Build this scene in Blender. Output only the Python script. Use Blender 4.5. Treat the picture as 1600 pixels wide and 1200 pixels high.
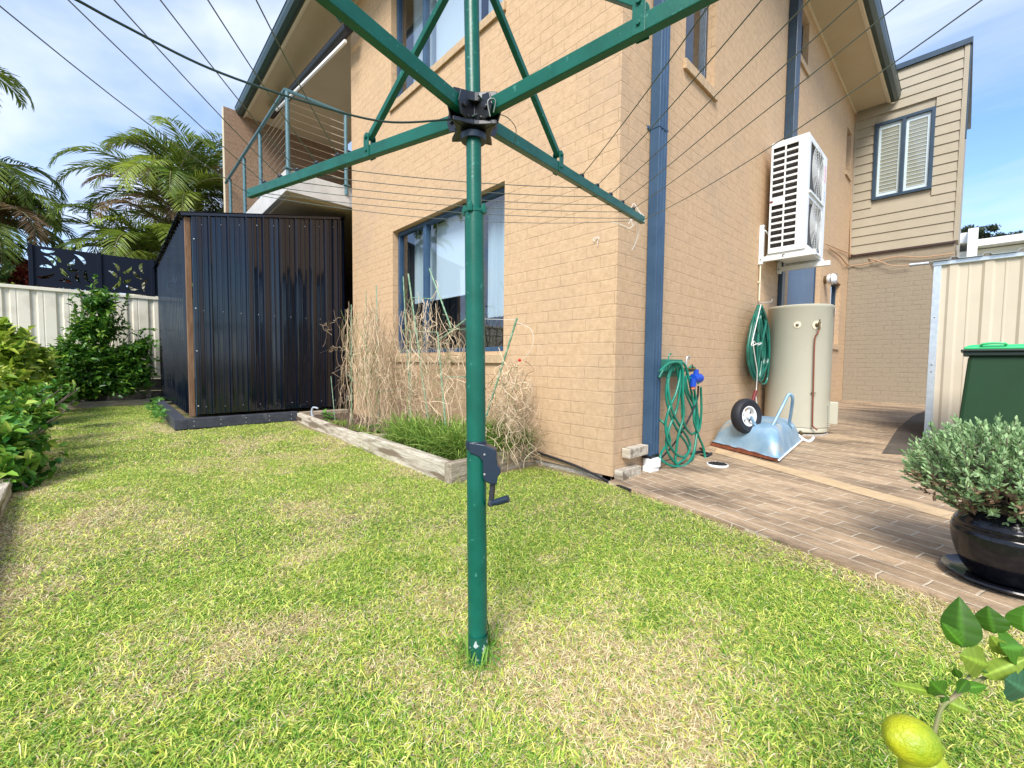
import bpy, bmesh, math, random
import numpy as np
from mathutils import Vector, Matrix
from mathutils.geometry import delaunay_2d_cdt
random.seed(7); np.random.seed(7)
RAD = math.radians
SC = bpy.context.scene
COL = SC.collection
for o in list(bpy.data.objects): bpy.data.objects.remove(o)

# ------------------------------------------------------------------ camera
YAW, PIT, ROL, CH, FPX = RAD(46.83), RAD(2.87), RAD(.58), .80, 663.0
fw = Vector((-math.sin(YAW), math.cos(YAW), 0)); rt = Vector((math.cos(YAW), math.sin(YAW), 0)); upv = Vector((0, 0, 1))
CF = fw*math.cos(PIT)-upv*math.sin(PIT); cu = upv*math.cos(PIT)+fw*math.sin(PIT)
CR = rt*math.cos(ROL)+cu*math.sin(ROL); CU = cu*math.cos(ROL)-rt*math.sin(ROL)
cd = bpy.data.cameras.new('camera'); cam = bpy.data.objects.new('camera', cd); COL.objects.link(cam)
m = Matrix((CR, CU, -CF)).transposed().to_4x4(); m.translation = Vector((0, 0, CH)); cam.matrix_world = m
cd.sensor_width = 36; cd.lens = FPX/1600*36; cd.clip_start = .02; cd.clip_end = 2000
SC.camera = cam
def at(px, py, ax, v):
    """a point seen at photo pixel px,py lying on the real plane axis=v"""
    d = CF+CR*((px-800)/FPX)-CU*((py-600)/FPX); c = Vector((0, 0, CH))
    return c+d*((v-c[ax])/d[ax])
def dep(px, py, d):
    return Vector((0, 0, CH))+(CF+CR*((px-800)/FPX)-CU*((py-600)/FPX))*d

# ------------------------------------------------------------------ render / world / sun
SC.render.engine = 'CYCLES'
SC.view_settings.view_transform = 'Standard'; SC.view_settings.look = 'None'
SC.view_settings.exposure = 1.18; SC.view_settings.gamma = 1
SUN_EL, SUN_AZ = RAD(45), RAD(150)      # azimuth from +Y towards +X
sd = Vector((math.sin(SUN_AZ)*math.cos(SUN_EL), math.cos(SUN_AZ)*math.cos(SUN_EL), math.sin(SUN_EL)))
sl = bpy.data.lights.new('sun', 'SUN'); sl.energy = 2.6; sl.angle = RAD(26); sl.color = (1, .955, .89)
so = bpy.data.objects.new('sun', sl); COL.objects.link(so); so.rotation_euler = sd.to_track_quat('Z', 'Y').to_euler()
W = bpy.data.worlds.new('World'); SC.world = W; W.use_nodes = True
nt = W.node_tree; nt.nodes.clear()
def N(t, ty, **k):
    n = t.nodes.new(ty)
    for a, b in k.items(): setattr(n, a, b)
    return n
sky = N(nt, 'ShaderNodeTexSky'); sky.sky_type = 'NISHITA'; sky.sun_disc = False
sky.sun_elevation = SUN_EL; sky.sun_rotation = SUN_AZ; sky.air_density = 1.0; sky.dust_density = .4; sky.ozone_density = 2.0
tc = N(nt, 'ShaderNodeTexCoord')
sep = N(nt, 'ShaderNodeSeparateXYZ'); nt.links.new(tc.outputs['Generated'], sep.inputs[0])
# project the view direction on a flat cloud layer so that clouds shrink to the horizon
mz = N(nt, 'ShaderNodeMath', operation='MAXIMUM'); nt.links.new(sep.outputs[2], mz.inputs[0]); mz.inputs[1].default_value = 0
az = N(nt, 'ShaderNodeMath', operation='ADD'); nt.links.new(mz.outputs[0], az.inputs[0]); az.inputs[1].default_value = .22
vd = N(nt, 'ShaderNodeVectorMath', operation='DIVIDE'); nt.links.new(tc.outputs['Generated'], vd.inputs[0])
cb = N(nt, 'ShaderNodeCombineXYZ'); [nt.links.new(az.outputs[0], cb.inputs[i]) for i in range(3)]
nt.links.new(cb.outputs[0], vd.inputs[1])
mp = N(nt, 'ShaderNodeMapping'); mp.inputs['Rotation'].default_value = (0, 0, .5); mp.inputs['Scale'].default_value = (.9, 1.7, .4)
mp.inputs['Location'].default_value = (.4, 1.3, 0)
nt.links.new(vd.outputs[0], mp.inputs[0])
n1 = N(nt, 'ShaderNodeTexNoise'); n1.inputs['Scale'].default_value = 1.15; n1.inputs['Detail'].default_value = 7; n1.inputs['Roughness'].default_value = .52; n1.inputs['Distortion'].default_value = .5
nt.links.new(mp.outputs[0], n1.inputs['Vector'])
cr = N(nt, 'ShaderNodeValToRGB'); cr.color_ramp.elements[0].position = .36; cr.color_ramp.elements[1].position = .60
nt.links.new(n1.outputs[0], cr.inputs[0])
n2 = N(nt, 'ShaderNodeTexNoise'); n2.inputs['Scale'].default_value = 2.3; n2.inputs['Detail'].default_value = 5
nt.links.new(mp.outputs[0], n2.inputs['Vector'])
cc = N(nt, 'ShaderNodeValToRGB'); cc.color_ramp.elements[0].position = .35; cc.color_ramp.elements[0].color = (3.1, 3.8, 5.6, 1)
cc.color_ramp.elements[1].position = .65; cc.color_ramp.elements[1].color = (4.4, 4.85, 5.95, 1)
nt.links.new(n2.outputs[0], cc.inputs[0])
mx = N(nt, 'ShaderNodeMixRGB'); mm = N(nt, 'ShaderNodeMath', operation='MULTIPLY'); mm.inputs[1].default_value = .92
nt.links.new(cr.outputs[0], mm.inputs[0]); nt.links.new(mm.outputs[0], mx.inputs[0]); hs = N(nt, 'ShaderNodeMixRGB', blend_type='MULTIPLY'); hs.inputs[0].default_value = 1; hs.inputs[2].default_value = (1.0, 1.15, 1.30, 1); nt.links.new(sky.outputs[0], hs.inputs[1]); nt.links.new(hs.outputs[0], mx.inputs[1]); nt.links.new(cc.outputs[0], mx.inputs[2])
bg = N(nt, 'ShaderNodeBackground'); bg.inputs[1].default_value = .1
nt.links.new(mx.outputs[0], bg.inputs[0]); wo = N(nt, 'ShaderNodeOutputWorld'); nt.links.new(bg.outputs[0], wo.inputs[0])

# ------------------------------------------------------------------ materials
def mat(name, col, rough=.6, metal=0, spec=.5, var=None, vs=6, bump=0, bs=60, coat=0, attr=None, var2=None, v2s=1.2, v2lo=.5, v2hi=.62, trans=0, stretch=None):
    """principled surface; var = second colour mixed by fine noise, var2 = larger stains"""
    M_ = bpy.data.materials.new(name); M_.use_nodes = True; t = M_.node_tree; b = t.nodes['Principled BSDF']
    b.inputs['Base Color'].default_value = (*col, 1); b.inputs['Roughness'].default_value = rough; b.inputs['Metallic'].default_value = metal
    b.inputs['Specular IOR Level'].default_value = spec
    if coat: b.inputs['Coat Weight'].default_value = coat; b.inputs['Coat Roughness'].default_value = .08
    g = N(t, 'ShaderNodeNewGeometry'); src = g.outputs['Position']
    if stretch:
        q = N(t, 'ShaderNodeMapping'); q.inputs['Scale'].default_value = stretch; t.links.new(src, q.inputs[0]); src = q.outputs[0]
    c = None
    if attr:
        a = N(t, 'ShaderNodeAttribute', attribute_name=attr); c = a.outputs['Color']
    if var:
        n = N(t, 'ShaderNodeTexNoise'); n.inputs['Scale'].default_value = vs; n.inputs['Detail'].default_value = 6; n.inputs['Roughness'].default_value = .6; t.links.new(src, n.inputs['Vector'])
        r = N(t, 'ShaderNodeValToRGB'); r.color_ramp.elements[0].position = .38; r.color_ramp.elements[1].position = .64
        r.color_ramp.elements[0].color = (*col, 1); r.color_ramp.elements[1].color = (*var, 1); t.links.new(n.outputs[0], r.inputs[0]); c = r.outputs[0]
    if var2:
        n = N(t, 'ShaderNodeTexNoise'); n.inputs['Scale'].default_value = v2s; n.inputs['Detail'].default_value = 5; t.links.new(src, n.inputs['Vector'])
        r = N(t, 'ShaderNodeValToRGB'); r.color_ramp.elements[0].position = v2lo; r.color_ramp.elements[1].position = v2hi; t.links.new(n.outputs[0], r.inputs[0])
        x = N(t, 'ShaderNodeMixRGB'); t.links.new(r.outputs[0], x.inputs[0]); x.inputs[2].default_value = (*var2, 1)
        if c: t.links.new(c, x.inputs[1])
        else: x.inputs[1].default_value = (*col, 1)
        c = x.outputs[0]
    if c: t.links.new(c, b.inputs['Base Color'])
    if bump:
        n = N(t, 'ShaderNodeTexNoise'); n.inputs['Scale'].default_value = bs; n.inputs['Detail'].default_value = 4; t.links.new(src, n.inputs['Vector'])
        u = N(t, 'ShaderNodeBump'); u.inputs['Strength'].default_value = bump; u.inputs['Distance'].default_value = .01; t.links.new(n.outputs[0], u.inputs['Height']); t.links.new(u.outputs[0], b.inputs['Normal'])
    if trans:
        tl = N(t, 'ShaderNodeBsdfTranslucent'); ms = N(t, 'ShaderNodeMixShader'); ms.inputs[0].default_value = trans
        if c: t.links.new(c, tl.inputs[0])
        else: tl.inputs[0].default_value = (*col, 1)
        o = t.nodes['Material Output']; t.links.new(b.outputs[0], ms.inputs[1]); t.links.new(tl.outputs[0], ms.inputs[2]); t.links.new(ms.outputs[0], o.inputs[0])
    return M_

def brick_mat(name, c1, c2, mort, bw=.24, bh=.086, ms=.008, mstr=.55, rot=None, stain=None, rough=.85, flat=False, slo=.52, shi=.72, sscale=.9, mortcol=.5, sstretch=(1, 1, 1), bias=0, off=(0,0,0)):
    M_ = bpy.data.materials.new(name); M_.use_nodes = True; t = M_.node_tree; b = t.nodes['Principled BSDF']; b.inputs['Roughness'].default_value = rough
    b.inputs['Specular IOR Level'].default_value = .25
    g = N(t, 'ShaderNodeNewGeometry'); s = N(t, 'ShaderNodeSeparateXYZ'); t.links.new(g.outputs['Position'], s.inputs[0])
    if flat:
        q = N(t, 'ShaderNodeMapping'); q.inputs['Rotation'].default_value = (0, 0, rot or 0); t.links.new(g.outputs['Position'], q.inputs[0]); vec = q.outputs[0]
    else:
        a = N(t, 'ShaderNodeMath', operation='ADD'); t.links.new(s.outputs[0], a.inputs[0]); t.links.new(s.outputs[1], a.inputs[1])
        c = N(t, 'ShaderNodeCombineXYZ'); t.links.new(a.outputs[0], c.inputs[0]); t.links.new(s.outputs[2], c.inputs[1]); vec = c.outputs[0]
    nz = N(t, 'ShaderNodeTexNoise'); nz.inputs['Scale'].default_value = 9; nz.inputs['Detail'].default_value = 3; t.links.new(g.outputs['Position'], nz.inputs['Vector'])
    sb = N(t, 'ShaderNodeVectorMath', operation='SUBTRACT'); t.links.new(nz.outputs['Color'], sb.inputs[0]); sb.inputs[1].default_value = (.5, .5, .5)
    sc = N(t, 'ShaderNodeVectorMath', operation='SCALE'); t.links.new(sb.outputs[0], sc.inputs[0]); sc.inputs['Scale'].default_value = .014
    ad = N(t, 'ShaderNodeVectorMath', operation='ADD'); t.links.new(vec, ad.inputs[0]); t.links.new(sc.outputs[0], ad.inputs[1])
    br = N(t, 'ShaderNodeTexBrick'); br.inputs['Scale'].default_value = 1; br.inputs['Brick Width'].default_value = bw; br.inputs['Row Height'].default_value = bh
    br.inputs['Mortar Size'].default_value = ms; br.inputs['Mortar Smooth'].default_value = .45; br.inputs['Bias'].default_value = bias
    br.inputs['Color1'].default_value = (*c1, 1); br.inputs['Color2'].default_value = (*c2, 1)
    br.inputs['Mortar'].default_value = (*mort, 1); t.links.new(ad.outputs[0], br.inputs['Vector'])
    # the painted joints are uneven: patches where the joint almost vanishes
    n3 = N(t, 'ShaderNodeTexNoise'); n3.inputs['Scale'].default_value = 5; n3.inputs['Detail'].default_value = 4; t.links.new(g.outputs['Position'], n3.inputs['Vector'])
    r3 = N(t, 'ShaderNodeMapRange'); r3.inputs[1].default_value = .35; r3.inputs[2].default_value = .62; r3.inputs[3].default_value = .1; r3.inputs[4].default_value = 1; t.links.new(n3.outputs[0], r3.inputs[0])
    m1 = N(t, 'ShaderNodeMath', operation='MULTIPLY'); t.links.new(br.outputs['Fac'], m1.inputs[0]); t.links.new(r3.outputs[0], m1.inputs[1])
    m2 = N(t, 'ShaderNodeMath', operation='MULTIPLY'); t.links.new(m1.outputs[0], m2.inputs[0]); m2.inputs[1].default_value = mortcol
    base = N(t, 'ShaderNodeTexNoise'); base.inputs['Scale'].default_value = 26; base.inputs['Detail'].default_value = 6; base.inputs['Roughness'].default_value = .7; t.links.new(g.outputs['Position'], base.inputs['Vector'])
    rb = N(t, 'ShaderNodeValToRGB'); rb.color_ramp.elements[0].position = .35; rb.color_ramp.elements[1].position = .68; rb.color_ramp.elements[0].color = (*c1, 1); rb.color_ramp.elements[1].color = (*c2, 1); t.links.new(base.outputs[0], rb.inputs[0])
    if bias:
        xb = N(t, 'ShaderNodeMixRGB'); xb.inputs[0].default_value = .5; t.links.new(rb.outputs[0], xb.inputs[1]); t.links.new(br.outputs['Color'], xb.inputs[2]); bc = xb.outputs[0]
    else: bc = rb.outputs[0]
    if stain:
        q2 = N(t, 'ShaderNodeMapping'); q2.inputs['Scale'].default_value = sstretch; q2.inputs['Rotation'].default_value = (0, 0, rot or 0); q2.inputs['Location'].default_value = off; t.links.new(g.outputs['Position'], q2.inputs[0])
        ns = N(t, 'ShaderNodeTexNoise'); ns.inputs['Scale'].default_value = sscale; ns.inputs['Detail'].default_value = 12; ns.inputs['Roughness'].default_value = .72; t.links.new(q2.outputs[0], ns.inputs['Vector'])
        rs = N(t, 'ShaderNodeMapRange'); rs.inputs[1].default_value = slo; rs.inputs[2].default_value = shi; t.links.new(ns.outputs[0], rs.inputs[0])
        xs = N(t, 'ShaderNodeMixRGB'); t.links.new(rs.outputs[0], xs.inputs[0]); t.links.new(bc, xs.inputs[1]); xs.inputs[2].default_value = (*stain, 1); bc = xs.outputs[0]
    xm = N(t, 'ShaderNodeMixRGB'); t.links.new(m2.outputs[0], xm.inputs[0]); t.links.new(bc, xm.inputs[1]); xm.inputs[2].default_value = (*mort, 1)
    t.links.new(xm.outputs[0], b.inputs['Base Color'])
    nb = N(t, 'ShaderNodeTexNoise'); nb.inputs['Scale'].default_value = 90; nb.inputs['Detail'].default_value = 4; t.links.new(g.outputs['Position'], nb.inputs['Vector'])
    h1 = N(t, 'ShaderNodeMath', operation='MULTIPLY'); t.links.new(m1.outputs[0], h1.inputs[0]); h1.inputs[1].default_value = -1
    h2 = N(t, 'ShaderNodeMath', operation='MULTIPLY_ADD'); t.links.new(nb.outputs[0], h2.inputs[0]); h2.inputs[1].default_value = .5; t.links.new(h1.outputs[0], h2.inputs[2])
    bu = N(t, 'ShaderNodeBump'); bu.inputs['Strength'].default_value = mstr; bu.inputs['Distance'].default_value = .008; t.links.new(h2.outputs[0], bu.inputs['Height']); t.links.new(bu.outputs[0], b.inputs['Normal'])
    return M_

def glass_mat(name, tint=(.85, .92, .95), refl=.0, base=(.5, .5, .5)):
    M_ = bpy.data.materials.new(name); M_.use_nodes = True; t = M_.node_tree; t.nodes.clear()
    o = N(t, 'ShaderNodeOutputMaterial'); g = N(t, 'ShaderNodeBsdfGlossy'); g.inputs['Roughness'].default_value = .015; g.inputs[0].default_value = (.95, .97, 1, 1)
    tr = N(t, 'ShaderNodeBsdfTransparent'); tr.inputs[0].default_value = (*tint, 1)
    f = N(t, 'ShaderNodeLayerWeight'); f.inputs[0].default_value = .5
    pw = N(t, 'ShaderNodeMath', operation='POWER'); t.links.new(f.outputs['Facing'], pw.inputs[0]); pw.inputs[1].default_value = 4
    a = N(t, 'ShaderNodeMath', operation='MULTIPLY_ADD'); t.links.new(pw.outputs[0], a.inputs[0]); a.inputs[1].default_value = .9-refl; a.inputs[2].default_value = refl; a.use_clamp = True
    x = N(t, 'ShaderNodeMixShader'); t.links.new(a.outputs[0], x.inputs[0]); t.links.new(tr.outputs[0], x.inputs[1]); t.links.new(g.outputs[0], x.inputs[2]); t.links.new(x.outputs[0], o.inputs[0])
    return M_

WALLC1, WALLC2 = (.485, .325, .188), (.59, .408, .248)
Mt = dict(
 wall=brick_mat('painted_brick', WALLC1, WALLC2, (.27, .18, .10), stain=(.42, .30, .21), slo=.5, shi=.8, mstr=.60, ms=.005, mortcol=.20),
 wall2=brick_mat('painted_brick_brown', (.26, .215, .155), (.31, .26, .19), (.21, .17, .125), mstr=.6, mortcol=.22),
 blade=brick_mat('brown_brick', (.24, .155, .10), (.31, .205, .135), (.15, .10, .07), mstr=.5, mortcol=.5),
 sill=mat('sill_paint', (.44, .31, .18), .8, var=(.52, .37, .22), vs=20, bump=.5, bs=80),
 render=mat('cream_render', (.55, .47, .33), .8, var=(.60, .52, .38), bump=.3),
 soffit=mat('soffit_paint', (.47, .38, .24), .7, var=(.50, .41, .27), vs=3),
 cream=mat('cream_trim', (.66, .58, .42), .5),
 board=mat('weatherboard_paint', (.34, .29, .205), .55, var=(.365, .315, .225), vs=4, bump=.15, bs=120),
 navy=mat('navy_metal', (.018, .042, .07), .35, spec=.6, var=(.025, .055, .09), vs=8),
 pipe=mat('blue_grey_metal', (.030, .068, .125), .42, spec=.35, var=(.042, .088, .155), vs=5, bump=.05, bs=30),
 gutter=mat('dark_green_metal', (.018, .045, .045), .35, spec=.6),
 rail=mat('teal_metal', (.06, .14, .17), .4, var=(.09, .18, .20), vs=30),
 steel=mat('stainless', (.6, .58, .54), .35, metal=1),
 zinc=mat('zincalume', (.55, .60, .64), .38, metal=.7, var=(.66, .7, .74), vs=25),
 slab=mat('grey_slab', (.46, .45, .43), .85, var=(.55, .54, .52), vs=5, bump=.2),
 darksleeper=mat('dark_sleeper', (.06, .055, .045), .9, var=(.13, .12, .10), vs=9, bump=.5),
 concrete=mat('concrete', (.34, .31, .26), .9, var=(.48, .44, .38), vs=12, bump=.6, bs=50),
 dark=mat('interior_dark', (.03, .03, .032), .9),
 door=mat('brown_door', (.05, .025, .018), .35),
 glass=glass_mat('window_glass', refl=.14),
 glassd=glass_mat('window_glass_dark', refl=.05),
 blind=mat('blind_fabric', (.74, .80, .86), .8, trans=.2), curtain=mat('sheer_curtain', (.66, .74, .78), .9, trans=.3),
 white=mat('white_plastic', (.80, .80, .78), .4), whiteac=mat('ac_enamel', (.74, .75, .73), .35, var=(.70, .71, .68), vs=3),
 acdark=mat('coil_dark', (.035, .03, .03), .6, var=(.10, .09, .085), vs=60),
 black=mat('black_plastic', (.012, .013, .016), .45), rubber=mat('rubber', (.012, .013, .018), .65),
 sheet=mat('black_colorbond', (.002, .004, .010), .10, spec=.62, coat=0, var=(.003, .007, .018), vs=3, bump=.10, bs=4, stretch=(1, 1, .25)),
 screw=mat('screw_head', (.75, .75, .75), .3, metal=.8),
 timber=mat('weathered_timber', (.13, .065, .03), .8, var=(.21, .12, .065), vs=9, stretch=(6, 6, .5), bump=.5, bs=40),
 plinth=mat('charcoal_paint', (.028, .032, .045), .6, var=(.05, .054, .07), vs=15, bump=.2, var2=(.10, .10, .11), v2s=9, v2lo=.6, v2hi=.7),
 sleeper=mat('grey_sleeper', (.40, .34, .25), .9, var=(.66, .60, .49), vs=7, stretch=(.8, 6, 6), bump=.8, bs=30, var2=(.20, .15, .10), v2s=2),
 sleepery=mat('grey_sleeper_cross', (.25, .20, .14), .9, var=(.44, .37, .28), vs=7, stretch=(6, .8, 6), bump=.8, bs=30),
 fence=mat('cream_fence_steel', (.70, .65, .52), .4, var=(.74, .69, .56), vs=2, var2=(.62, .57, .45), v2s=4),
 shedw=mat('cream_shed_steel', (.53, .465, .355), .42, var=(.57, .50, .385), vs=2),
 screen=mat('black_screen', (.003, .007, .018), .6, spec=.2),
 hoist=mat('green_enamel', (.003, .085, .055), .34, spec=.35, coat=0, var=(.005, .11, .075), vs=11, var2=(.05, .20, .16), v2s=55, v2lo=.66, v2hi=.72, bump=.04, bs=120),
 hub=mat('black_casting', (.008, .009, .011), .28, spec=.6), wire=mat('coated_wire', (.10, .12, .10), .4), wirel=mat('pale_wire', (.35, .36, .33), .5),
 cord=mat('green_cord', (.01, .035, .03), .5), hose=mat('green_hose', (.005, .17, .105), .32, var=(.01, .21, .14), vs=9), hosed=mat('dark_green_hose', (.004, .085, .055), .32, var=(.01, .16, .11), vs=9),
 crank=mat('navy_plastic', (.010, .022, .042), .38), string=mat('white_string', (.75, .73, .68), .8),
 heater=mat('heater_enamel', (.44, .42, .325), .35, var=(.48, .46, .36), vs=1.5, bump=.03, bs=4), copper=mat('copper', (.28, .09, .05), .45, metal=.5), brass=mat('brass', (.20, .15, .08), .4, metal=.8),
 tub=mat('galvanised_blue', (.21, .36, .50), .45, metal=.25, var=(.32, .47, .58), vs=6, bump=.15, bs=18, var2=(.48, .48, .42), v2s=5, v2lo=.58, v2hi=.68), rust=mat('rust', (.16, .045, .02), .9, var=(.26, .08, .035), vs=25, bump=.4),
 blue=mat('blue_plastic', (.01, .06, .42), .3), red=mat('red_grip', (.16, .02, .02), .5), orange=mat('orange_plastic', (.7, .2, .12), .5),
 bin=mat('dark_green_plastic', (.007, .040, .012), .45, var=(.009, .048, .016), vs=3, bump=.08, bs=200), lid=mat('bright_green_plastic', (.03, .50, .17), .4), binrim=mat('rim_plastic', (.008, .02, .014), .4),
 pot=mat('black_glaze', (.004, .004, .007), .16, coat=0, spec=.45, var=(.008, .008, .012), vs=60, bump=.05, bs=40), soil=mat('soil', (.06, .04, .028), .95, var=(.12, .08, .05), vs=30, bump=1, bs=60),
 vine=mat('dead_vine', (.30, .20, .13), .9, attr='tint'), stake=mat('green_stake', (.10, .24, .14), .6, var=(.32, .42, .28), vs=30),
 leaf=mat('leaf', (.05, .14, .02), .38, attr='tint', trans=.34), leafg=mat('glossy_leaf', (.05, .14, .02), .42, attr='tint', trans=.2, spec=.2),
 grass=mat('grass_blade', (.1, .2, .03), .6, attr='tint', trans=.30, spec=.2), lav=mat('lavender_leaf', (.17, .25, .17), .8, attr='tint', trans=.1),
 frond=mat('palm_leaf', (.06, .12, .02), .45, attr='tint', trans=.4), bark=mat('bark', (.10, .075, .05), .9, var=(.18, .14, .10), vs=14, bump=.6),
 lemon=mat('lemon_peel', (.20, .30, .008), .40, var=(.42, .44, .012), vs=16, bump=.3, bs=220), twig=mat('twig', (.20, .22, .08), .7, var=(.28, .2, .12), vs=40),
 lawn=mat('lawn_soil', (.17, .145, .06), .95, var=(.36, .29, .15), vs=60, bump=1, bs=90, var2=(.10, .13, .035), v2s=1.6),
 roofc=mat('roof_steel', (.03, .05, .05), .45), nwall=mat('white_render', (.80, .78, .70), .7), nwin=mat('office_glass', (.10, .16, .24), .15, spec=.8),
 gcream=mat('yellow_render', (.62, .56, .40), .7), tree=mat('far_leaf', (.03, .05, .022), .8, attr='tint'),
)
Mt['paving'] = brick_mat('clay_pavers', (.31, .215, .13), (.54, .39, .245), (.70, .60, .45), bw=.232, bh=.088, ms=.006, mstr=.9, rot=RAD(17), stain=(.135, .098, .065), flat=True, slo=.43, shi=.66, sscale=2.4, mortcol=.50, sstretch=(.6, 1.5, 1), bias=.01)
Mt['paverlight'] = brick_mat('pale_pavers', (.50, .36, .20), (.58, .43, .26), (.38, .28, .18), bw=.232, bh=.2, ms=.006, rot=RAD(23), flat=True, stain=(.36, .26, .16), slo=.5, shi=.7, sscale=3)
Mt['paverdark'] = brick_mat('blackened_pavers', (.08, .065, .052), (.12, .10, .08), (.20, .17, .13), bw=.117, bh=.232, ms=.006, rot=RAD(-40), flat=True)

# ------------------------------------------------------------------ mesh builder (world coordinates)
class MB:
    def __init__(s): s.v = []; s.f = []
    def add(s, vs, fs):
        o = len(s.v); s.v += [tuple(a) for a in vs]; s.f += [tuple(i+o for i in f) for f in fs]; return s
    def box(s, a, b):
        x0, y0, z0 = a; x1, y1, z1 = b
        return s.add([(x0, y0, z0), (x1, y0, z0), (x1, y1, z0), (x0, y1, z0), (x0, y0, z1), (x1, y0, z1), (x1, y1, z1), (x0, y1, z1)],
                     [(0, 3, 2, 1), (4, 5, 6, 7), (0, 1, 5, 4), (1, 2, 6, 5), (2, 3, 7, 6), (3, 0, 4, 7)])
    def beam(s, p, q, w, h, up=(0, 0, 1)):
        p = Vector(p); q = Vector(q); d = (q-p).normalized(); r = d.cross(Vector(up))
        if r.length < 1e-4: r = d.cross(Vector((1, 0, 0)))
        r.normalize(); u = r.cross(d); vs = [e+r*(a*w/2)+u*(b*h/2) for e in (p, q) for a, b in ((-1, -1), (1, -1), (1, 1), (-1, 1))]
        return s.add(vs, [(0, 1, 2, 3), (7, 6, 5, 4), (0, 4, 5, 1), (1, 5, 6, 2), (2, 6, 7, 3), (3, 7, 4, 0)])
    def tube(s, pts, r, n=8, cap=True):
        P = [Vector(p) for p in pts]; R = r if isinstance(r, (list, tuple)) else [r]*len(P); o = len(s.v)
        d = (P[1]-P[0]).normalized(); a = d.cross(Vector((0, 0, 1)))
        if a.length < 1e-3: a = d.cross(Vector((1, 0, 0)))
        a.normalize()
        for i, p in enumerate(P):
            t = ((P[min(i+1, len(P)-1)]-P[max(i-1, 0)])); t = t.normalized() if t.length > 1e-9 else d
            a = (a-t*a.dot(t)); a = a.normalized() if a.length > 1e-6 else t.orthogonal().normalized(); b = t.cross(a)
            for k in range(n):
                th = 2*math.pi*k/n; s.v.append(tuple(p+(a*math.cos(th)+b*math.sin(th))*R[i]))
        for i in range(len(P)-1):
            for k in range(n):
                k2 = (k+1) % n; s.f.append((o+i*n+k, o+i*n+k2, o+(i+1)*n+k2, o+(i+1)*n+k))
        if cap and n > 2:
            s.f.append(tuple(o+k for k in reversed(range(n)))); s.f.append(tuple(o+(len(P)-1)*n+k for k in range(n)))
        return s
    def lathe(s, prof, c, n=32, axis=(0, 0, 1), close=True):
        ax = Vector(axis).normalized(); a = ax.orthogonal().normalized(); b = ax.cross(a); c = Vector(c); o = len(s.v)
        for r, h in prof:
            for k in range(n):
                th = 2*math.pi*k/n; s.v.append(tuple(c+ax*h+(a*math.cos(th)+b*math.sin(th))*r))
        for i in range(len(prof)-1):
            for k in range(n):
                k2 = (k+1) % n; s.f.append((o+i*n+k, o+i*n+k2, o+(i+1)*n+k2, o+(i+1)*n+k))
        if close:
            s.f.append(tuple(o+k for k in reversed(range(n)))); s.f.append(tuple(o+(len(prof)-1)*n+k for k in range(n)))
        return s
    def prism(s, poly, ext):
        """polygon of 3D points pushed along ext"""
        P = [Vector(p) for p in poly]; e = Vector(ext); n = len(P)
        return s.add(P+[p+e for p in P], [tuple(reversed(range(n))), tuple(range(n, 2*n))]+[(i, (i+1) % n, n+(i+1) % n, n+i) for i in range(n)])
    def build(s, name, m, parent=None, smooth=False, bevel=0, loc=None, tints=None):
        me = bpy.data.meshes.new(name); ob = bpy.data.objects.new(name, me); COL.objects.link(ob)
        if loc is None:
            if parent is not None:
                w = Vector(parent.location); pp = parent.parent
                while pp is not None: w = w+Vector(pp.location); pp = pp.parent
                off = w; ob.parent = parent
            else:
                A = np.array(s.v); off = Vector(((A[:, 0].min()+A[:, 0].max())/2, (A[:, 1].min()+A[:, 1].max())/2, A[:, 2].min())); ob.location = off
        else: off = Vector(loc); ob.location = off
        me.from_pydata([tuple(Vector(v)-off) for v in s.v], [], s.f); me.materials.append(m)
        if tints is not None:
            a = me.color_attributes.new('tint', 'FLOAT_COLOR', 'POINT'); T = np.ones((len(s.v), 4), np.float32); T[:, :3] = tints; a.data.foreach_set('color', T.ravel())
        bm = bmesh.new(); bm.from_mesh(me)
        if len(bm.faces) < 60000 and tints is None: bmesh.ops.recalc_face_normals(bm, faces=bm.faces)
        bm.to_mesh(me); bm.free()
        if smooth:
            me.polygons.foreach_set('use_smooth', [True]*len(me.polygons))
            try: me.set_sharp_from_angle(angle=RAD(40))
            except Exception: pass
        if bevel:
            b = ob.modifiers.new('bevel', 'BEVEL'); b.width = bevel; b.segments = 2; b.limit_method = 'ANGLE'; b.angle_limit = RAD(40)
        me.update(); return ob
def tag(o, label=None, cat=None, group=None, kind=None):
    if label: o['label'] = label
    if cat: o['category'] = cat
    if group: o['group'] = group
    if kind: o['kind'] = kind
    return o
def thing(name, loc, label, cat, group=None):
    o = bpy.data.objects.new(name, None); COL.objects.link(o); o.location = loc; o.empty_display_size = .1
    return tag(o, label, cat, group)
def spline(P, n=8):
    P = [Vector(p) for p in P]; out = []
    for i in range(len(P)-1):
        p0 = P[max(i-1, 0)]; p1 = P[i]; p2 = P[i+1]; p3 = P[min(i+2, len(P)-1)]
        for k in range(n):
            t = k/n; out.append(.5*((2*p1)+(p2-p0)*t+(2*p0-5*p1+4*p2-p3)*t*t+(3*p1-p0-3*p2+p3)*t**3))
    return out+[P[-1]]
rnd = random.uniform
def noise2(x, y, s, seed=0):
    rs = np.random.RandomState(seed); G = rs.rand(64, 64); x = x/s+100; y = y/s+100
    i = np.floor(x).astype(int); j = np.floor(y).astype(int); u = x-i; v = y-j; u = u*u*(3-2*u); v = v*v*(3-2*v)
    g = lambda a, b: G[a % 64, b % 64]
    return g(i, j)*(1-u)*(1-v)+g(i+1, j)*u*(1-v)+g(i, j+1)*(1-u)*v+g(i+1, j+1)*u*v

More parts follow.
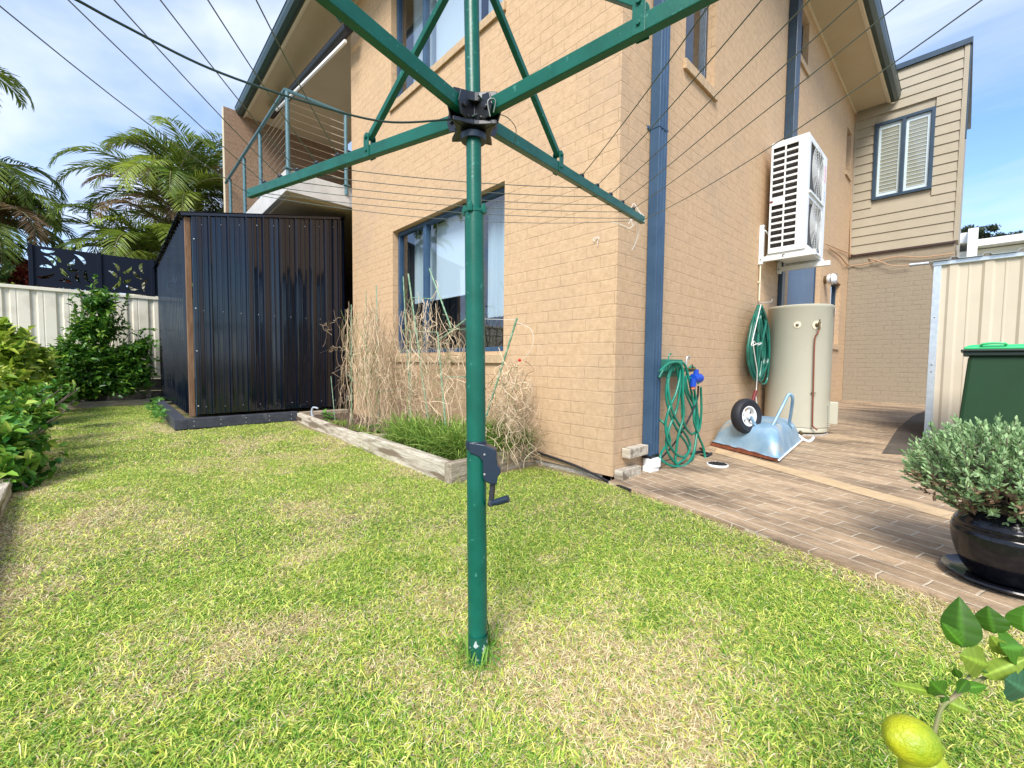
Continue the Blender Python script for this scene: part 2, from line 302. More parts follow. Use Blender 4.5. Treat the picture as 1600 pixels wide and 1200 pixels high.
XS, YF, TOP = -1.63, 2.49, 5.58
PZ = lambda y: .0+.0165*(y-2.4)       # paving rises gently away from the lawn
#@@SETTING
# ------------------------------------------------------------------ ground
tag(MB().add([(-300, -300, -.14), (300, -300, -.14), (300, 300, -.14), (-300, 300, -.14)], [(0, 1, 2, 3)]).build('ground', Mt['lawn']), 'bare earth around the yard', 'ground', kind='structure')
def hgt(x, y):
    return (noise2(x, y, .9, 3)-.5)*.035+(noise2(x, y, .28, 4)-.5)*.012
def lawnsheet():
    nx, ny = 150, 60; X = np.linspace(-10.3, 3.0, nx); Y = np.linspace(-1.1, 2.5, ny); vs = []; fs = []
    for j in range(ny):
        for i in range(nx):
            x, y = X[i], Y[j]; vs.append((x, y, float(hgt(np.array([x]), np.array([y]))[0])-.012))
    for j in range(ny-1):
        for i in range(nx-1):
            x, y = X[i], Y[j]
            if x > -1.70 and y > 2.36-.212*(x+1.45)+.02: continue
            fs.append((j*nx+i, j*nx+i+1, (j+1)*nx+i+1, (j+1)*nx+i))
    return MB().add(vs, fs)
tag(lawnsheet().build('lawn', Mt['lawn'], smooth=True, loc=(0, 0, 0)), 'patchy lawn soil with straw thatch', 'lawn', kind='structure')
EDGE = lambda x: 2.385-.212*(x+1.42)     # lawn / paving boundary
mb = MB(); x0, x1 = -1.62, 3.6
mb.add([(x0, EDGE(x0), PZ(2.4)+.004), (x1, EDGE(x1), PZ(EDGE(x1))+.004), (x1, 14, PZ(14)), (x0, 14, PZ(14))], [(0, 1, 2, 3)])
mb.add([(x0, EDGE(x0), -.06), (x1, EDGE(x1), -.06), (x1, EDGE(x1), PZ(EDGE(x1))+.004), (x0, EDGE(x0), PZ(2.4)+.004)], [(0, 1, 2, 3)])
tag(mb.build('paving', Mt['paving']), 'stained clay brick paving along the side of the house', 'paving', kind='structure')
def gslab(pts, dz, name, m, lab):
    return tag(MB().add([(p[0], p[1], PZ(p[1])+dz) for p in pts], [tuple(range(len(pts)))]).build(name, m), lab, 'paving', kind='structure')
a = at(1120, 702, 2, .02); b = at(1480, 800, 2, .012); a2 = at(1117, 709, 2, .02); b2 = at(1474, 811, 2, .012); ex = (b-a)*1.6; 
gslab([(a.x, a.y), (a2.x, a2.y), (a2+ (b2-a2)*2.4)[:2], (a+(b-a)*2.4)[:2]], .006, 'paving_strip', Mt['paverlight'], 'pale course of pavers crossing the brick paving')
pts = [at(px, py, 2, .06) for px, py in ((1378, 706), (1402, 672), (1425, 655), (1452, 645), (1475, 650), (1475, 716), (1440, 712), (1410, 708))]
gslab([p[:2] for p in pts], .006, 'paving_patch', Mt['paverdark'], 'blackened curved patch of paving beside the cream shed')

# ------------------------------------------------------------------ house
H = thing('house', (XS, YF, 0), 'two storey house of tan painted brick with a corner facing the lawn', 'house')
def wall(fixed, v, a0, a1, z0, z1, holes, name, m, th=.11, parent=H, sgn=1):
    """vertical wall in plane axis `fixed`=v; th = reveal depth going inside; holes (a0,a1,z0,z1)"""
    A = sorted({a0, a1, *[h[0] for h in holes], *[h[1] for h in holes]}); Z = sorted({z0, z1, *[h[2] for h in holes], *[h[3] for h in holes]})
    P = (lambda a, d, z: (v+d*sgn, a, z)) if fixed == 0 else (lambda a, d, z: (a, v+d*sgn, z))
    mb = MB(); inh = lambda a, z: any(h[0] < a < h[1] and h[2] < z < h[3] for h in holes)
    for i in range(len(A)-1):
        for j in range(len(Z)-1):
            if inh((A[i]+A[i+1])/2, (Z[j]+Z[j+1])/2): continue
            for d in (0, th): mb.add([P(A[i], d, Z[j]), P(A[i+1], d, Z[j]), P(A[i+1], d, Z[j+1]), P(A[i], d, Z[j+1])], [(0, 1, 2, 3)])
    for h in list(holes)+[(a0, a1, z0, z1)]:
        q = [(h[0], h[2]), (h[1], h[2]), (h[1], h[3]), (h[0], h[3])]
        for k in range(4):
            (p, r), (s_, t_) = q[k], q[(k+1) % 4]; mb.add([P(p, 0, r), P(s_, 0, t_), P(s_, th, t_), P(p, th, r)], [(0, 1, 2, 3)])
    bm_ = mb.build(name, m, parent); bmd = bmesh.new(); bmd.from_mesh(bm_.data); bmesh.ops.remove_doubles(bmd, verts=bmd.verts, dist=1e-4); bmesh.ops.recalc_face_normals(bmd, faces=bmd.faces); bmd.to_mesh(bm_.data); bmd.free()
    return bm_
FW = [(-4.78, -2.77, .90, 2.36), (-4.80, -2.79, 3.86, 5.30)]
wall(1, YF, -5.96, XS, .02, TOP, FW, 'front_wall', Mt['wall'])
SW = [(3.38, 3.95, 3.24, 4.7), (6.45, 8.25, .12, 2.85), (8.98, 9.80, 1.2, 2.30), (6.42, 6.95, 4.80, 5.40), (9.72, 10.12, 4.35, 5.1)]
wall(0, XS, YF+.112, 10.45, .02, TOP, SW, 'side_wall', Mt['wall'], sgn=-1)
MB().box((-5.9, YF+.015, -.12), (XS-.02, YF+.1, .02)).box((XS-.1, YF+.015, -.12), (XS-.02, 10.4, .02)).build('plinth', Mt['concrete'], H, bevel=.004)
# sills (bricks on edge, standing 25 mm proud)
for n_, (a, b, z) in enumerate(((-4.80, -2.75, .90), (-4.82, -2.77, 3.86))):
    mb = MB(); k = int((b-a)/.086)
    for i in range(k):
        x = a+(b-a)*i/k; mb.prism([(x+.003, YF-.028, z-.105), (x+.003, YF-.028, z-.028), (x+.003, YF+.105, z-.002), (x+.003, YF+.105, z-.07)], ((b-a)/k-.003, 0, 0))
    mb.build('window_sill', Mt['sill'], H, bevel=.003)
for (a, b, z) in ((3.35, 3.98, 3.24), (6.39, 6.98, 4.8), (9.69, 10.15, 4.35), (8.96, 9.83, 1.2)):
    mb = MB(); k = int((b-a)/.086)
    for i in range(k):
        y = a+(b-a)*i/k; mb.prism([(XS+.028, y+.003, z-.105), (XS+.028, y+.003, z-.028), (XS-.105, y+.003, z-.002), (XS-.105, y+.003, z-.07)], (0, (b-a)/k-.003, 0))
    mb.build('window_sill', Mt['sill'], H, bevel=.003)
# windows in the front wall
def window_front(x0, x1, z0, z1, mul, blindz):
    yf = YF+.07; w = MB()
    fr = .045
    w.box((x0+.002, yf, z0+.002), (x0+fr, yf+.06, z1-.002)).box((x1-fr, yf, z0+.002), (x1-.002, yf+.06, z1-.002)).box((x0+fr, yf, z0+.002), (x1-fr, yf+.06, z0+fr)).box((x0+fr, yf, z1-fr), (x1-fr, yf+.06, z1-.002))
    w.box((mul-.03, yf-.004, z0+fr), (mul+.03, yf+.055, z1-fr)).box((x1-.56, yf+.01, z0+fr), (x1-.53, yf+.05, z1-fr))
    W_ = w.build('window', Mt['pipe'], H, bevel=.004)
    for (a_, b_) in ((x0+fr, mul-.03), (mul+.03, x1-.56), (x1-.53, x1-fr)): MB().add([(a_, yf+.03, z0+fr), (b_, yf+.03, z0+fr), (b_, yf+.03, z1-fr), (a_, yf+.03, z1-fr)], [(0, 1, 2, 3)]).build('pane', Mt['glass'], W_)
    b = MB(); b.box((mul+.04, yf+.13, blindz), (x1-.57, yf+.134, z1-.02)); b.box((mul+.04, yf+.122, blindz-.02), (x1-.57, yf+.142, blindz)); b.build('roller_blind', Mt['blind'], W_)
    for (a, e, zl) in ((x0+.05, mul-.04, z0+.62 if z0 < 2 else z0+.1), (x1-.54, x1-.05, z0+.35 if z0 < 2 else z0+.1)):
        n = 40; vs = []; c = MB()
        for i in range(n+1):
            x = a+(e-a)*i/n; y = yf+.2+.022*math.sin(i*1.25)+.01*math.sin(i*.5)
            vs += [(x, y, zl), (x, y, z1-.02)]
        c.add(vs, [(2*i, 2*i+2, 2*i+3, 2*i+1) for i in range(n)])
        c.build('curtain', Mt['curtain'], W_, smooth=True)
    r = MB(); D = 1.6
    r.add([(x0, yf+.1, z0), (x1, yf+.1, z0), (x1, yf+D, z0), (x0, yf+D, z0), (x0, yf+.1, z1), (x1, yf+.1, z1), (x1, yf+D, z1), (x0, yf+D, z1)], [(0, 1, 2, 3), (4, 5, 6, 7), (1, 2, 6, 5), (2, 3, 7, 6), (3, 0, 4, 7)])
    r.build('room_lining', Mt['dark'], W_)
window_front(*FW[0], -4.17, 1.52); window_front(*FW[1], -4.18, 4.0)
def window_side(y0, y1, z0, z1, door=False):
    xf = XS-.07; w = MB(); fr = .04
    w.box((xf-.06, y0+.002, z0+.002), (xf, y0+fr, z1-.002)).box((xf-.06, y1-fr, z0+.002), (xf, y1-.002, z1-.002)).box((xf-.06, y0+fr, z0+.002), (xf, y1-fr, z0+fr)).box((xf-.06, y0+fr, z1-fr), (xf, y1-fr, z1-.002))
    W_ = w.build('door_frame' if door else 'window', Mt['navy'], H, bevel=.003)
    if door:
        MB().box((xf-.045, y0+fr, z0+fr), (xf-.012, y1-fr, z1-fr)).build('door_leaf', mat('door_blue', (.085, .15, .24), .5, var=(.10, .17, .27), vs=2), W_)
        MB().box((xf-.012, y0+.25, z0+1.0), (xf+.02, y0+.28, z0+1.12)).build('handle', Mt['steel'], W_)
    else:
        MB().add([(xf-.03, y0+fr, z0+fr), (xf-.03, y1-fr, z0+fr), (xf-.03, y1-fr, z1-fr), (xf-.03, y0+fr, z1-fr)], [(0, 1, 2, 3)]).build('pane', Mt['glassd'], W_)
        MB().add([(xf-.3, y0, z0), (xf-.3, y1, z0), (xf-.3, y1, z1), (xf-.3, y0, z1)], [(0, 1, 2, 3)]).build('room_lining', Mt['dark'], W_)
for i, h in enumerate(SW): window_side(*h, door=(i == 1))
# eaves: soffit, fascia, gutters, roof
EX, EY = -1.12, 1.98
MB().box((-9.9, EY+.02, TOP), (EX-.02, 3.9, TOP+.02)).box((-3.0, 3.9, TOP), (EX-.02, 10.34, TOP+.02)).build('soffit', Mt['soffit'], H)
MB().box((-9.9, EY, TOP-.03), (EX, EY+.02, TOP+.12)).box((EX-.02, EY+.02, TOP-.03), (EX, 10.36, TOP+.12)).box((-9.9, EY+.02, TOP-.008), (EX-.02, EY+.05, TOP)).box((EX-.05, EY+.05, TOP-.008), (EX-.02, 10.36, TOP)).build('fascia', Mt['cream'], H)
MB().box((XS, YF, TOP-.022), (XS+.022, 10.36, TOP)).box((-5.96, YF-.022, TOP-.022), (XS+.02, YF, TOP)).build('soffit_trim', Mt['cream'], H)
def gut(axis):
    prof = [(.0, .13), (.0, .0), (.05, -.02), (.10, .01), (.125, .06), (.125, .125), (.135, .13), (.115, .13), (.115, .07), (.09, .025), (.05, .005), (.012, .015), (.012, .13)]
    if axis == 'y': return [(-9.95, EY-.002-a, TOP-.01+b) for a, b in prof], (9.95+EX+.135, 0, 0)
    return [(EX+.002+a, EY-.13, TOP-.01+b) for a, b in prof], (0, 10.5-EY, 0)
for ax in 'yx':
    p, e = gut(ax); MB().prism(p, e).build('gutter', Mt['gutter'], H, bevel=.003)
MB().prism([(-10.1, EY-.04, TOP+.13), (-10.1, 6.2, TOP+1.35), (-10.1, 6.2, TOP+1.28), (-10.1, EY-.04, TOP+.08)], (10.1-3.2, 0, 0)).prism([(EX+.04, EY, TOP+.13), (-5.4, EY, TOP+1.35), (-5.4, EY, TOP+1.28), (EX+.04, EY, TOP+.08)], (0, 8.45, 0)).build('roof', Mt['roofc'], H)
# body behind the walls so that nothing shows through
MB().box((-9.9, 5.4, 0), (-3.3, 10.3, TOP)).build('rear_walls', Mt['wall2'], H)
# balcony
MB().prism([(-9.9, 1.65, 2.95), (-5.98, 1.65, 2.95), (-5.98, 2.47, 2.95), (-9.9, 2.47, 2.95)], (0, 0, .27)).box((-9.9, 2.47, 2.95), (-5.985, 5.4, 3.22)).build('balcony_slab', Mt['slab'], H, bevel=.006)
MB().box((-9.85, 1.72, 2.935), (-6.05, 5.3, 2.948)).build('balcony_underside', Mt['soffit'], H)
wall(1, 4.3, -9.9, -5.96, 3.22, TOP, [(-9.3, -6.5, 3.26, 5.3)], 'balcony_rear_wall', Mt['blade'])
MB().box((-9.3, 4.36, 3.26), (-6.5, 4.4, 5.3)).build('balcony_door', Mt['door'], H)
MB().box((-6.08, YF+.112, 2.95), (-5.965, 4.3, TOP)).build('balcony_return_wall', Mt['blade'], H)
MB().box((-5.96, YF+.112, 0), (-5.86, 5.4, 2.95)).build('lower_return_wall', Mt['blade'], H)
MB().box((-10.05, 1.66, 0), (-9.9, 5.4, TOP+.06)).build('blade_wall', Mt['blade'], H)
MB().box((-10.052, 1.652, 0), (-9.898, 1.66, TOP+.06)).build('blade_wall_edge', Mt['render'], H)
R_ = thing('balcony_railing', (0, 0, 0), None, None); R_.parent = H; R_.location = (-5.98-XS, 1.66-YF, 3.22)
for k in ('label', 'category'):
    if k in R_: del R_[k]
zr = 4.19
MB().tube([(-9.85, 1.66, zr), (-5.98, 1.66, zr), (-5.98, 2.49, zr)], .024, 10).build('top_rail', Mt['rail'], R_, smooth=True)
for x, y in ((-5.98, 1.68), (-7.33, 1.68), (-8.39, 1.68), (-9.55, 1.68), (-5.98, 2.42)):
    MB().tube([(x, y, 3.06 if y < 2 else 3.1), (x, y, zr-.02)], .026, 10).box((x-.04, y-.04, 3.222), (x+.04, y+.04, 3.235)).build('post', Mt['rail'], R_, smooth=True)
for i in range(9):
    z = 3.31+i*.093; MB().tube([(-9.85, 1.68, z), (-5.98, 1.68, z)], .0028, 5).tube([(-5.98, 1.68, z), (-5.98, 2.42, z)], .0028, 5).tube([(-5.98, 2.22, z), (-5.98, 2.42, z)], .006, 6).build('cable', Mt['steel'], R_)
# rolled awning under the eave
AW = MB().tube([at(545, 42, 1, 2.3), at(424, 180, 1, 2.3)], .065, 12).build('rolled_awning', Mt['black'], H, smooth=True)
MB().beam(at(540, 64, 1, 2.25), at(432, 172, 1, 2.25), .03, .035).build('bottom_bar', Mt['white'], AW)
# main downpipe
PX0, PX1, PY0, PY1 = XS+.006, XS+.082, 2.86, 2.975
p0, p1 = 2.885, 3.0
mb = MB(); prof = [(0, 0), (.075, 0), (.075, .03), (.068, .034), (.068, .042), (.075, .046), (.075, .072), (.068, .076), (.068, .084), (.075, .088), (.075, .118), (0, .118)]
zb = .12; z_hi = TOP
DP = mb.prism([(XS+.006+a, 2.86+b, zb) for a, b in prof], (0, 0, z_hi-zb)).build('downpipe', Mt['pipe'], H, bevel=.004)
for z in (2.48, 4.9): MB().box((XS+.001, 2.856, z), (XS+.084, 2.982, z+.02)).box((XS+.001, 2.825, z), (XS+.008, 2.856, z+.025)).build('bracket', Mt['pipe'], DP, bevel=.002)
MB().box((XS+.008, 2.862, .10), (XS+.082, 2.976, .13)).build('collar', Mt['black'], DP)
MB().lathe([(.055, 0), (.055, .05), (.066, .05), (.066, .11), (.05, .115)], (XS+.055, 2.92, -.01), 20).box((XS+.03, 2.83, .0), (XS+.10, 2.90, .05)).build('pvc_elbow', Mt['white'], DP, smooth=True, bevel=.004)
# second downpipe behind the air conditioner
MB().box((XS+.002, 6.02, 2.1), (XS+.10, 6.2, TOP)).build('downpipe', Mt['navy'], H, bevel=.006)
MB().box((XS+.002, 6.02, .1), (XS+.05, 6.14, 2.1)).build('downpipe', Mt['navy'], H, bevel=.006)
# far wing with weatherboards
WX0, WX1, WY = XS+.003, -.20, 10.41
mb = MB(); z = 2.93; k = 0
wx0, wx1, wz0, wz1 = -1.33, -.53, 3.88, 5.26
while z < 6.1:
    z2 = min(z+.166, 6.1)
    for (a, b) in (((WX0, WX1),) if (z2 <= wz0 or z >= wz1) else ((WX0, wx0), (wx1, WX1))):
        mb.prism([(a, WY-.028, z), (a, WY-.010, z2+.012), (a, WY+.01, z2), (a, WY+.01, z)], (b-a, 0, 0))
    z = z2
mb.build('weatherboards', Mt['board'], H)
MB().box((WX0, WY+.012, .02), (WX1, WY+.2, 2.93)).build('wing_brick_wall', Mt['wall2'], H)
MB().box((WX0, WY+.01, 2.93), (WX1, 14, 6.1)).build('wing_core', Mt['board'], H)
MB().box((WX1-.03, WY-.034, 2.93), (WX1+.03, WY+.4, 6.1)).box((WX0, WY-.034, 2.93), (WX0+.03, WY-.002, 6.1)).build('corner_trim', Mt['board'], H, bevel=.003)
MB().box((WX0-1.5, WY-.06, 6.1), (WX1+.06, 14.05, 6.19)).box((WX1+.03, WY-.02, 4.6), (WX1+.05, WY+.05, 6.1)).build('wing_roof_cap', Mt['navy'], H)
MB().box((WX0, WY-.03, 2.895), (WX1, WY+.011, 2.93)).build('flashing', Mt['door'], H)
w = MB(); ym = WY-.045
w.box((wx0, ym, wz0), (wx0+.05, ym+.06, wz1)).box((wx1-.05, ym, wz0), (wx1, ym+.06, wz1)).box((wx0+.05, ym, wz0), (wx1-.05, ym+.06, wz0+.05)).box((wx0+.05, ym, wz1-.05), (wx1-.05, ym+.06, wz1)).box((-.955, ym-.004, wz0+.05), (-.905, ym+.05, wz1-.05))
WW = w.build('window', Mt['navy'], H, bevel=.003)
for a_, b_ in ((wx0+.05, -.955), (-.905, wx1-.05)): MB().add([(a_, ym+.03, wz0+.05), (b_, ym+.03, wz0+.05), (b_, ym+.03, wz1-.05), (a_, ym+.03, wz1-.05)], [(0, 1, 2, 3)]).build('pane', Mt['glassd'], WW)
for a, b in ((wx0+.06, -.96), (-.90, wx1-.06)):
    s = MB().box((a, ym+.045, wz0+.05), (a+.035, ym+.075, wz1-.05)).box((b-.035, ym+.045, wz0+.05), (b, ym+.075, wz1-.05)).box((a+.035, ym+.045, wz0+.05), (b-.035, ym+.075, wz0+.11)).box((a+.035, ym+.045, wz1-.12), (b-.035, ym+.075, wz1-.05))
    zz = wz0+.13
    while zz < wz1-.14: s.beam((a+.035, ym+.06, zz), (b-.035, ym+.06, zz), .034, .008, up=(0, .62, -.78)); zz += .066
    s.build('shutter', Mt['white'], WW)
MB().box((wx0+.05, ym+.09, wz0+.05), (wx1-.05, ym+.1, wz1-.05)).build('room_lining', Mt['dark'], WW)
tag(MB().beam(at(545, 18, 1, 2.43), at(530, 30, 1, 2.3), .08, .08).box((-5.95, 2.44, 5.42), (-5.88, 2.488, 5.5)).build('flood_light', Mt['rail'], bevel=.01), 'small floodlight under the eave at the top left of the tan wall', 'light')
#@@THINGS
# ------------------------------------------------------------------ clothes hoist
B0 = Vector((-.880, .708, -.03)); HUB = Vector((-.953, .739, 1.469)); TP = Vector((-.979, .745, 1.95))
hz = thing('rotary_clothes_hoist', (B0.x, B0.y, 0), 'green rotary clothes hoist standing in the lawn with four arms and wire lines', 'clothes hoist')
mid = B0.lerp(HUB, (1.215+.03)/1.5)
mb = MB(); mb.tube([B0, B0.lerp(HUB, .3), mid], .0265, 24)
# collar lips at the top of the outer pole
for k in range(4):
    th = .5+k*math.pi/2; c = mid+Vector((math.cos(th)*.0275, math.sin(th)*.0275, .006)); mb.lathe([(.008, -.014), (.009, 0), (.004, .012)], c, 8)
LP = mb.build('outer_pole', Mt['hoist'], hz, smooth=True)
MB().tube([mid-Vector((0, 0, .03)), HUB, TP], .0205, 24).build('inner_pole', Mt['hoist'], hz, smooth=True)
MB().lathe([(.0285, -.006), (.0285, .0), (.024, .004)], mid, 24).build('pole_collar', Mt['hoist'], hz, smooth=True)
D1 = Vector((-.982, -.19, 0)); D2 = Vector((-.19, .982, 0)); DIR = [D1, D2, -D1, -D2]; L_ = 1.365; RISE = .092
def arm_pt(d, t): return HUB+d*(L_*t)+Vector((0, 0, .006+RISE*t))
hb = MB()
hb.lathe([(.026, -.035), (.032, -.03), (.032, .035), (.027, .04)], HUB, 24)
for d in DIR:
    s_ = Vector((-d.y, d.x, 0))
    for sg in (-1, 1):
        c = HUB+s_*(sg*.019); q = [c+d*.012+Vector((0, 0, -.036)), c+d*.070+Vector((0, 0, -.026)), c+d*.082+Vector((0, 0, .004)), c+d*.072+Vector((0, 0, .036)), c+d*.012+Vector((0, 0, .04))]
        hb.prism([p-s_*.0025 for p in q], s_*.005)
    hb.tube([HUB+d*.062-s_*.028, HUB+d*.062+s_*.028], .0065, 8)
    hb.tube([HUB+d*.045-s_*.026+Vector((0, 0, -.022)), HUB+d*.045+s_*.026+Vector((0, 0, -.022))], .005, 8)
# curved web plates between neighbouring arms
for i in range(4):
    a, b = DIR[i], DIR[(i+1) % 4]; n = 8
    for z0, z1 in ((.020, .044), (-.040, -.028)):
        P = []
        for k in range(n+1):
            th = k/n; c = a.lerp(b, th); rr = .082-.036*math.sin(th*math.pi); P.append(HUB+c.normalized()*(rr/1.0)+Vector((0, 0, z0)))
        hb.prism([HUB+Vector((0, 0, z0))]+P, (0, 0, z1-z0))
hb.build('hub', Mt['hub'], hz, bevel=.002)
MB().lathe([(.034, -.05), (.036, -.035), (.030, -.032), (.024, -.02)], HUB-Vector((0, 0, .012)), 20).build('hub_bearing', Mt['crank'], hz, smooth=True)
TL = [.476, .581, .686, .79, .895, 1.0]; TJ = .34
ZT = HUB+Vector((-.01, .001, .43))
MB().lathe([(.024, -.03), (.034, -.025), (.034, .025), (.024, .03)], ZT, 20).build('top_collar', Mt['hub'], hz, smooth=True)
for i, d in enumerate(DIR):
    s_ = Vector((-d.y, d.x, 0)); a0 = arm_pt(d, .035); a1 = arm_pt(d, 1.005)
    A = MB().beam(a0, a1, .0235, .037).build('arm', Mt['hoist'], hz, bevel=.0022)
    lg = MB()
    for t in TL[:-1]:
        p = arm_pt(d, t); lg.lathe([(.010, 0), (.012, .004), (.011, .011), (.005, .016)], p+Vector((0, 0, .019)), 10)
    lg.build('line_guides', Mt['hub'], A, smooth=True)
    j = arm_pt(d, TJ); jt = j+Vector((0, 0, .044))
    br = MB()
    for sg in (-1, 1):
        c = j+s_*(sg*.0135); q = [c+d*x+Vector((0, 0, z)) for x, z in ((-.014, -.02), (.014, -.02), (.014, .045), (.009, .056), (0, .060), (-.009, .056), (-.014, .045))]
        br.prism([p-s_*.0012 for p in q], s_*.0024)
    br.tube([jt-s_*.02, jt+s_*.02], .006, 10).tube([j-s_*.019+Vector((0, 0, .0)), j+s_*.019], .0045, 10)
    br.build('strut_bracket', Mt['hoist'], A, bevel=.0006)
    MB().beam(jt, ZT+d*.035, .0185, .0185, up=(0, 0, 1)).build('strut', Mt['hoist'], hz, bevel=.0018)
for k, t in enumerate(TL):
    w = MB()
    for i in range(4):
        p = arm_pt(DIR[i], t); q = arm_pt(DIR[(i+1) % 4], t); zz = .026 if k < 5 else .0
        sag = .012+.004*k if k < 5 else .06
        if i == 0: zz -= .046 if k < 5 else 0
        w.tube([p.lerp(q, u/14)+Vector((0, 0, zz-sag*4*(u/14)*(1-u/14))) for u in range(15)], .0016, 5)
    w.build('clothes_line', Mt['wire'], hz)
# crank housing
c0 = B0.lerp(HUB, (.50+.03)/1.5); rv = (rt).normalized()
def cp(px, py, d=1.083): return dep(px, py, d)
poly = [(733, 691), (757, 695), (775, 703), (777, 727), (782, 733), (782, 740), (778, 745), (776, 757), (766, 757), (757, 752), (754, 745), (754, 722), (748, 714), (733, 708)]
zc = (c0-Vector((0, 0, CH))).dot(CF)
ck = MB().prism([dep(x, y, zc-.030) for x, y in poly], CF*.05)
ck.lathe([(.0295, -.012), (.0295, .012)], B0.lerp(HUB, (.575+.03)/1.5), 24)
CB = ck.build('crank_housing', Mt['crank'], hz, bevel=.003)
MB().lathe([(.002, 0), (.002, .001)], dep(757, 710, zc-.031), 8, axis=-CF).lathe([(.0028, 0), (.0028, .0015)], dep(757, 741, zc-.0305), 8, axis=-CF).lathe([(.0028, 0), (.0028, .0015)], dep(757, 710, zc-.0305), 8, axis=-CF).build('rivet', Mt['screw'], CB)
MB().beam(dep(770, 755, zc-.012), dep(767, 789, zc-.02), .013, .012).tube([dep(766, 787, zc+.0), dep(767, 787, zc-.03)], .0085, 12).build('crank_arm', Mt['black'], CB, bevel=.002)
MB().tube([dep(769, 786, zc-.03), dep(778, 784, zc-.035), dep(794, 779, zc-.045)], [.0075, .0095, .0095], 14).build('crank_handle', Mt['crank'], CB, smooth=True)
# flaked paint at the foot
MB().lathe([(.0270, 0), (.0270, .06)], B0+Vector((0, 0, .03)), 20, close=False).build('worn_foot_band', mat('flaked_paint', (.003, .085, .055), .5, var2=(.42, .48, .46), v2s=38, v2lo=.60, v2hi=.62, bump=.3), hz, smooth=True)
# thick cord from the hub out to the upper left arm
a3 = arm_pt(DIR[3], .95)
tag(MB().tube(spline([HUB+D1*-.03+Vector((.02, -.03, .03)), dep(760, 168, 1.13), dep(735, 183, 1.13), dep(700, 187, 1.12), dep(600, 190, 1.08), dep(480, 160, 1.0), dep(330, 108, .9), dep(190, 38, .8), dep(120, 0, .74), dep(60, -30, .70), dep(-20, -75, .66), a3+Vector((0, 0, .02))], 8), .0026, 7).build('cord', Mt['cord'], smooth=True), 'dark green sagging cord running from the hoist hub to the upper left', 'cord')
tag(MB().tube(spline([dep(775, 178, 1.14), dep(792, 183, 1.15), dep(805, 198, 1.16), dep(806, 212, 1.17), dep(804, 223, 1.19)], 6), .0011, 5).tube(spline([dep(766, 182, 1.1), dep(762, 160, 1.1), dep(768, 154, 1.1), dep(774, 158, 1.1), dep(771, 176, 1.1)], 5), .0018, 5).build('wire_loop', Mt['wire'], smooth=True), 'short wire loop curling from the black hoist hub to an arm', 'wire')
e2 = arm_pt(D2, 1.0); z2 = (e2-Vector((0, 0, CH))).dot(CF)
sg = MB()
for P in ([(988, 352), (986, 330), (990, 318), (996, 326), (1002, 336), (1004, 343), (998, 347)], [(982, 350), (990, 338), (1000, 334), (1006, 338), (1003, 345), (996, 342)], [(996, 344), (997, 365), (992, 382), (987, 391)], [(996, 343), (992, 350), (983, 357), (978, 354), (965, 349), (955, 347)], [(1000, 340), (1007, 345), (1003, 349)]):
    sg.tube(spline([dep(x, y, z2-.012) for x, y in P], 6), .0016, 5)
tag(sg.build('string', Mt['string'], smooth=True), 'white string knotted round the end of the right hoist arm', 'string')
tag(MB().tube(spline([at(x, y, 1, YF-.012) for x, y in ((935, 370), (931, 372), (929, 377), (927, 373), (931, 371), (936, 372), (934, 377), (933, 384))], 4), .0018, 5).build('nail_tie', Mt['string']), 'scrap of white tie on a nail in the tan wall below the hoist arm', 'tie')

# ------------------------------------------------------------------ black corrugated enclosure
E_ = thing('garden_enclosure', (-8.1, 1.5, 0), 'tall black corrugated steel enclosure with a lean-to roof against the house', 'enclosure')
ex, y0, y1 = -6.2, .70, 2.47
def ribs(u0, u1, pitch=.19):
    out = []; u = u0
    while u < u1:
        q_ = [rnd(-.0035, .0035) for _ in range(6)]
        for du, h in [(0, q_[0]), (.038, q_[1]), (.042, .009), (.054, .009), (.058, q_[2]), (.092, q_[3]), (.096, .009), (.108, .009), (.112, q_[4]), (.147, q_[5]), (.156, .026), (.172, .026), (.181, 0)]:
            if u+du <= u1: out.append((u+du, h))
        u += pitch
    out.append((u1, 0)); return out
zt = lambda y: 2.47+.205*(y-.70)
mb = MB(); R = ribs(y0, y1); vs = []
for u, h in R: vs += [(ex+h, u, .15), (ex+h, u, zt(u))]
mb.add(vs, [(2*i, 2*i+2, 2*i+3, 2*i+1) for i in range(len(R)-1)])
FS = mb.build('front_cladding', Mt['sheet'], E_)
mb = MB(); sc = MB()
for z in (.235, 1.38, 1.40, 2.36):
    for i in range(9):
        y = y0+.10+i*.19
        if y < y1 and z < zt(y)-.05 and z != 1.40: sc.lathe([(.008, 0), (.008, .004), (.005, .007)], (ex+.001, y, z+(.0 if z > .3 else 0)+(.205*(y-.7) if z > 2 else 0)), 8, axis=(1, 0, 0))
for z in (.25, .9, 1.4, 2.2): sc.lathe([(.008, 0), (.008, .004), (.005, .007)], (ex+.003, y0+.018, z), 8, axis=(1, 0, 0))
sc.build('screws', Mt['screw'], FS)
R = ribs(0, 3.85); vs = []
for u, h in R: vs += [(ex-.085-u, .645-h, .15), (ex-.085-u, .645-h, 2.46)]
MB().add(vs, [(2*i, 2*i+2, 2*i+3, 2*i+1) for i in range(len(R)-1)]).build('side_cladding', Mt['sheet'], E_, smooth=True)
MB().box((ex-.09, .638, .13), (ex-.012, .692, 2.44)).build('corner_post', Mt['timber'], E_, bevel=.003)
MB().box((ex-.002, .697, .14), (ex+.002, .703, 2.46)).build('edge_flashing', Mt['pipe'], E_)
R = ribs(0, 4.2, .19); vs = []; fs = []
for u, h in R:
    x = ex+.035-u
    for y in (.575, 2.48): vs.append((x, y, zt(y)+.03+h))
mb = MB().add(vs, [(2*i, 2*i+2, 2*i+3, 2*i+1) for i in range(len(R)-1)])
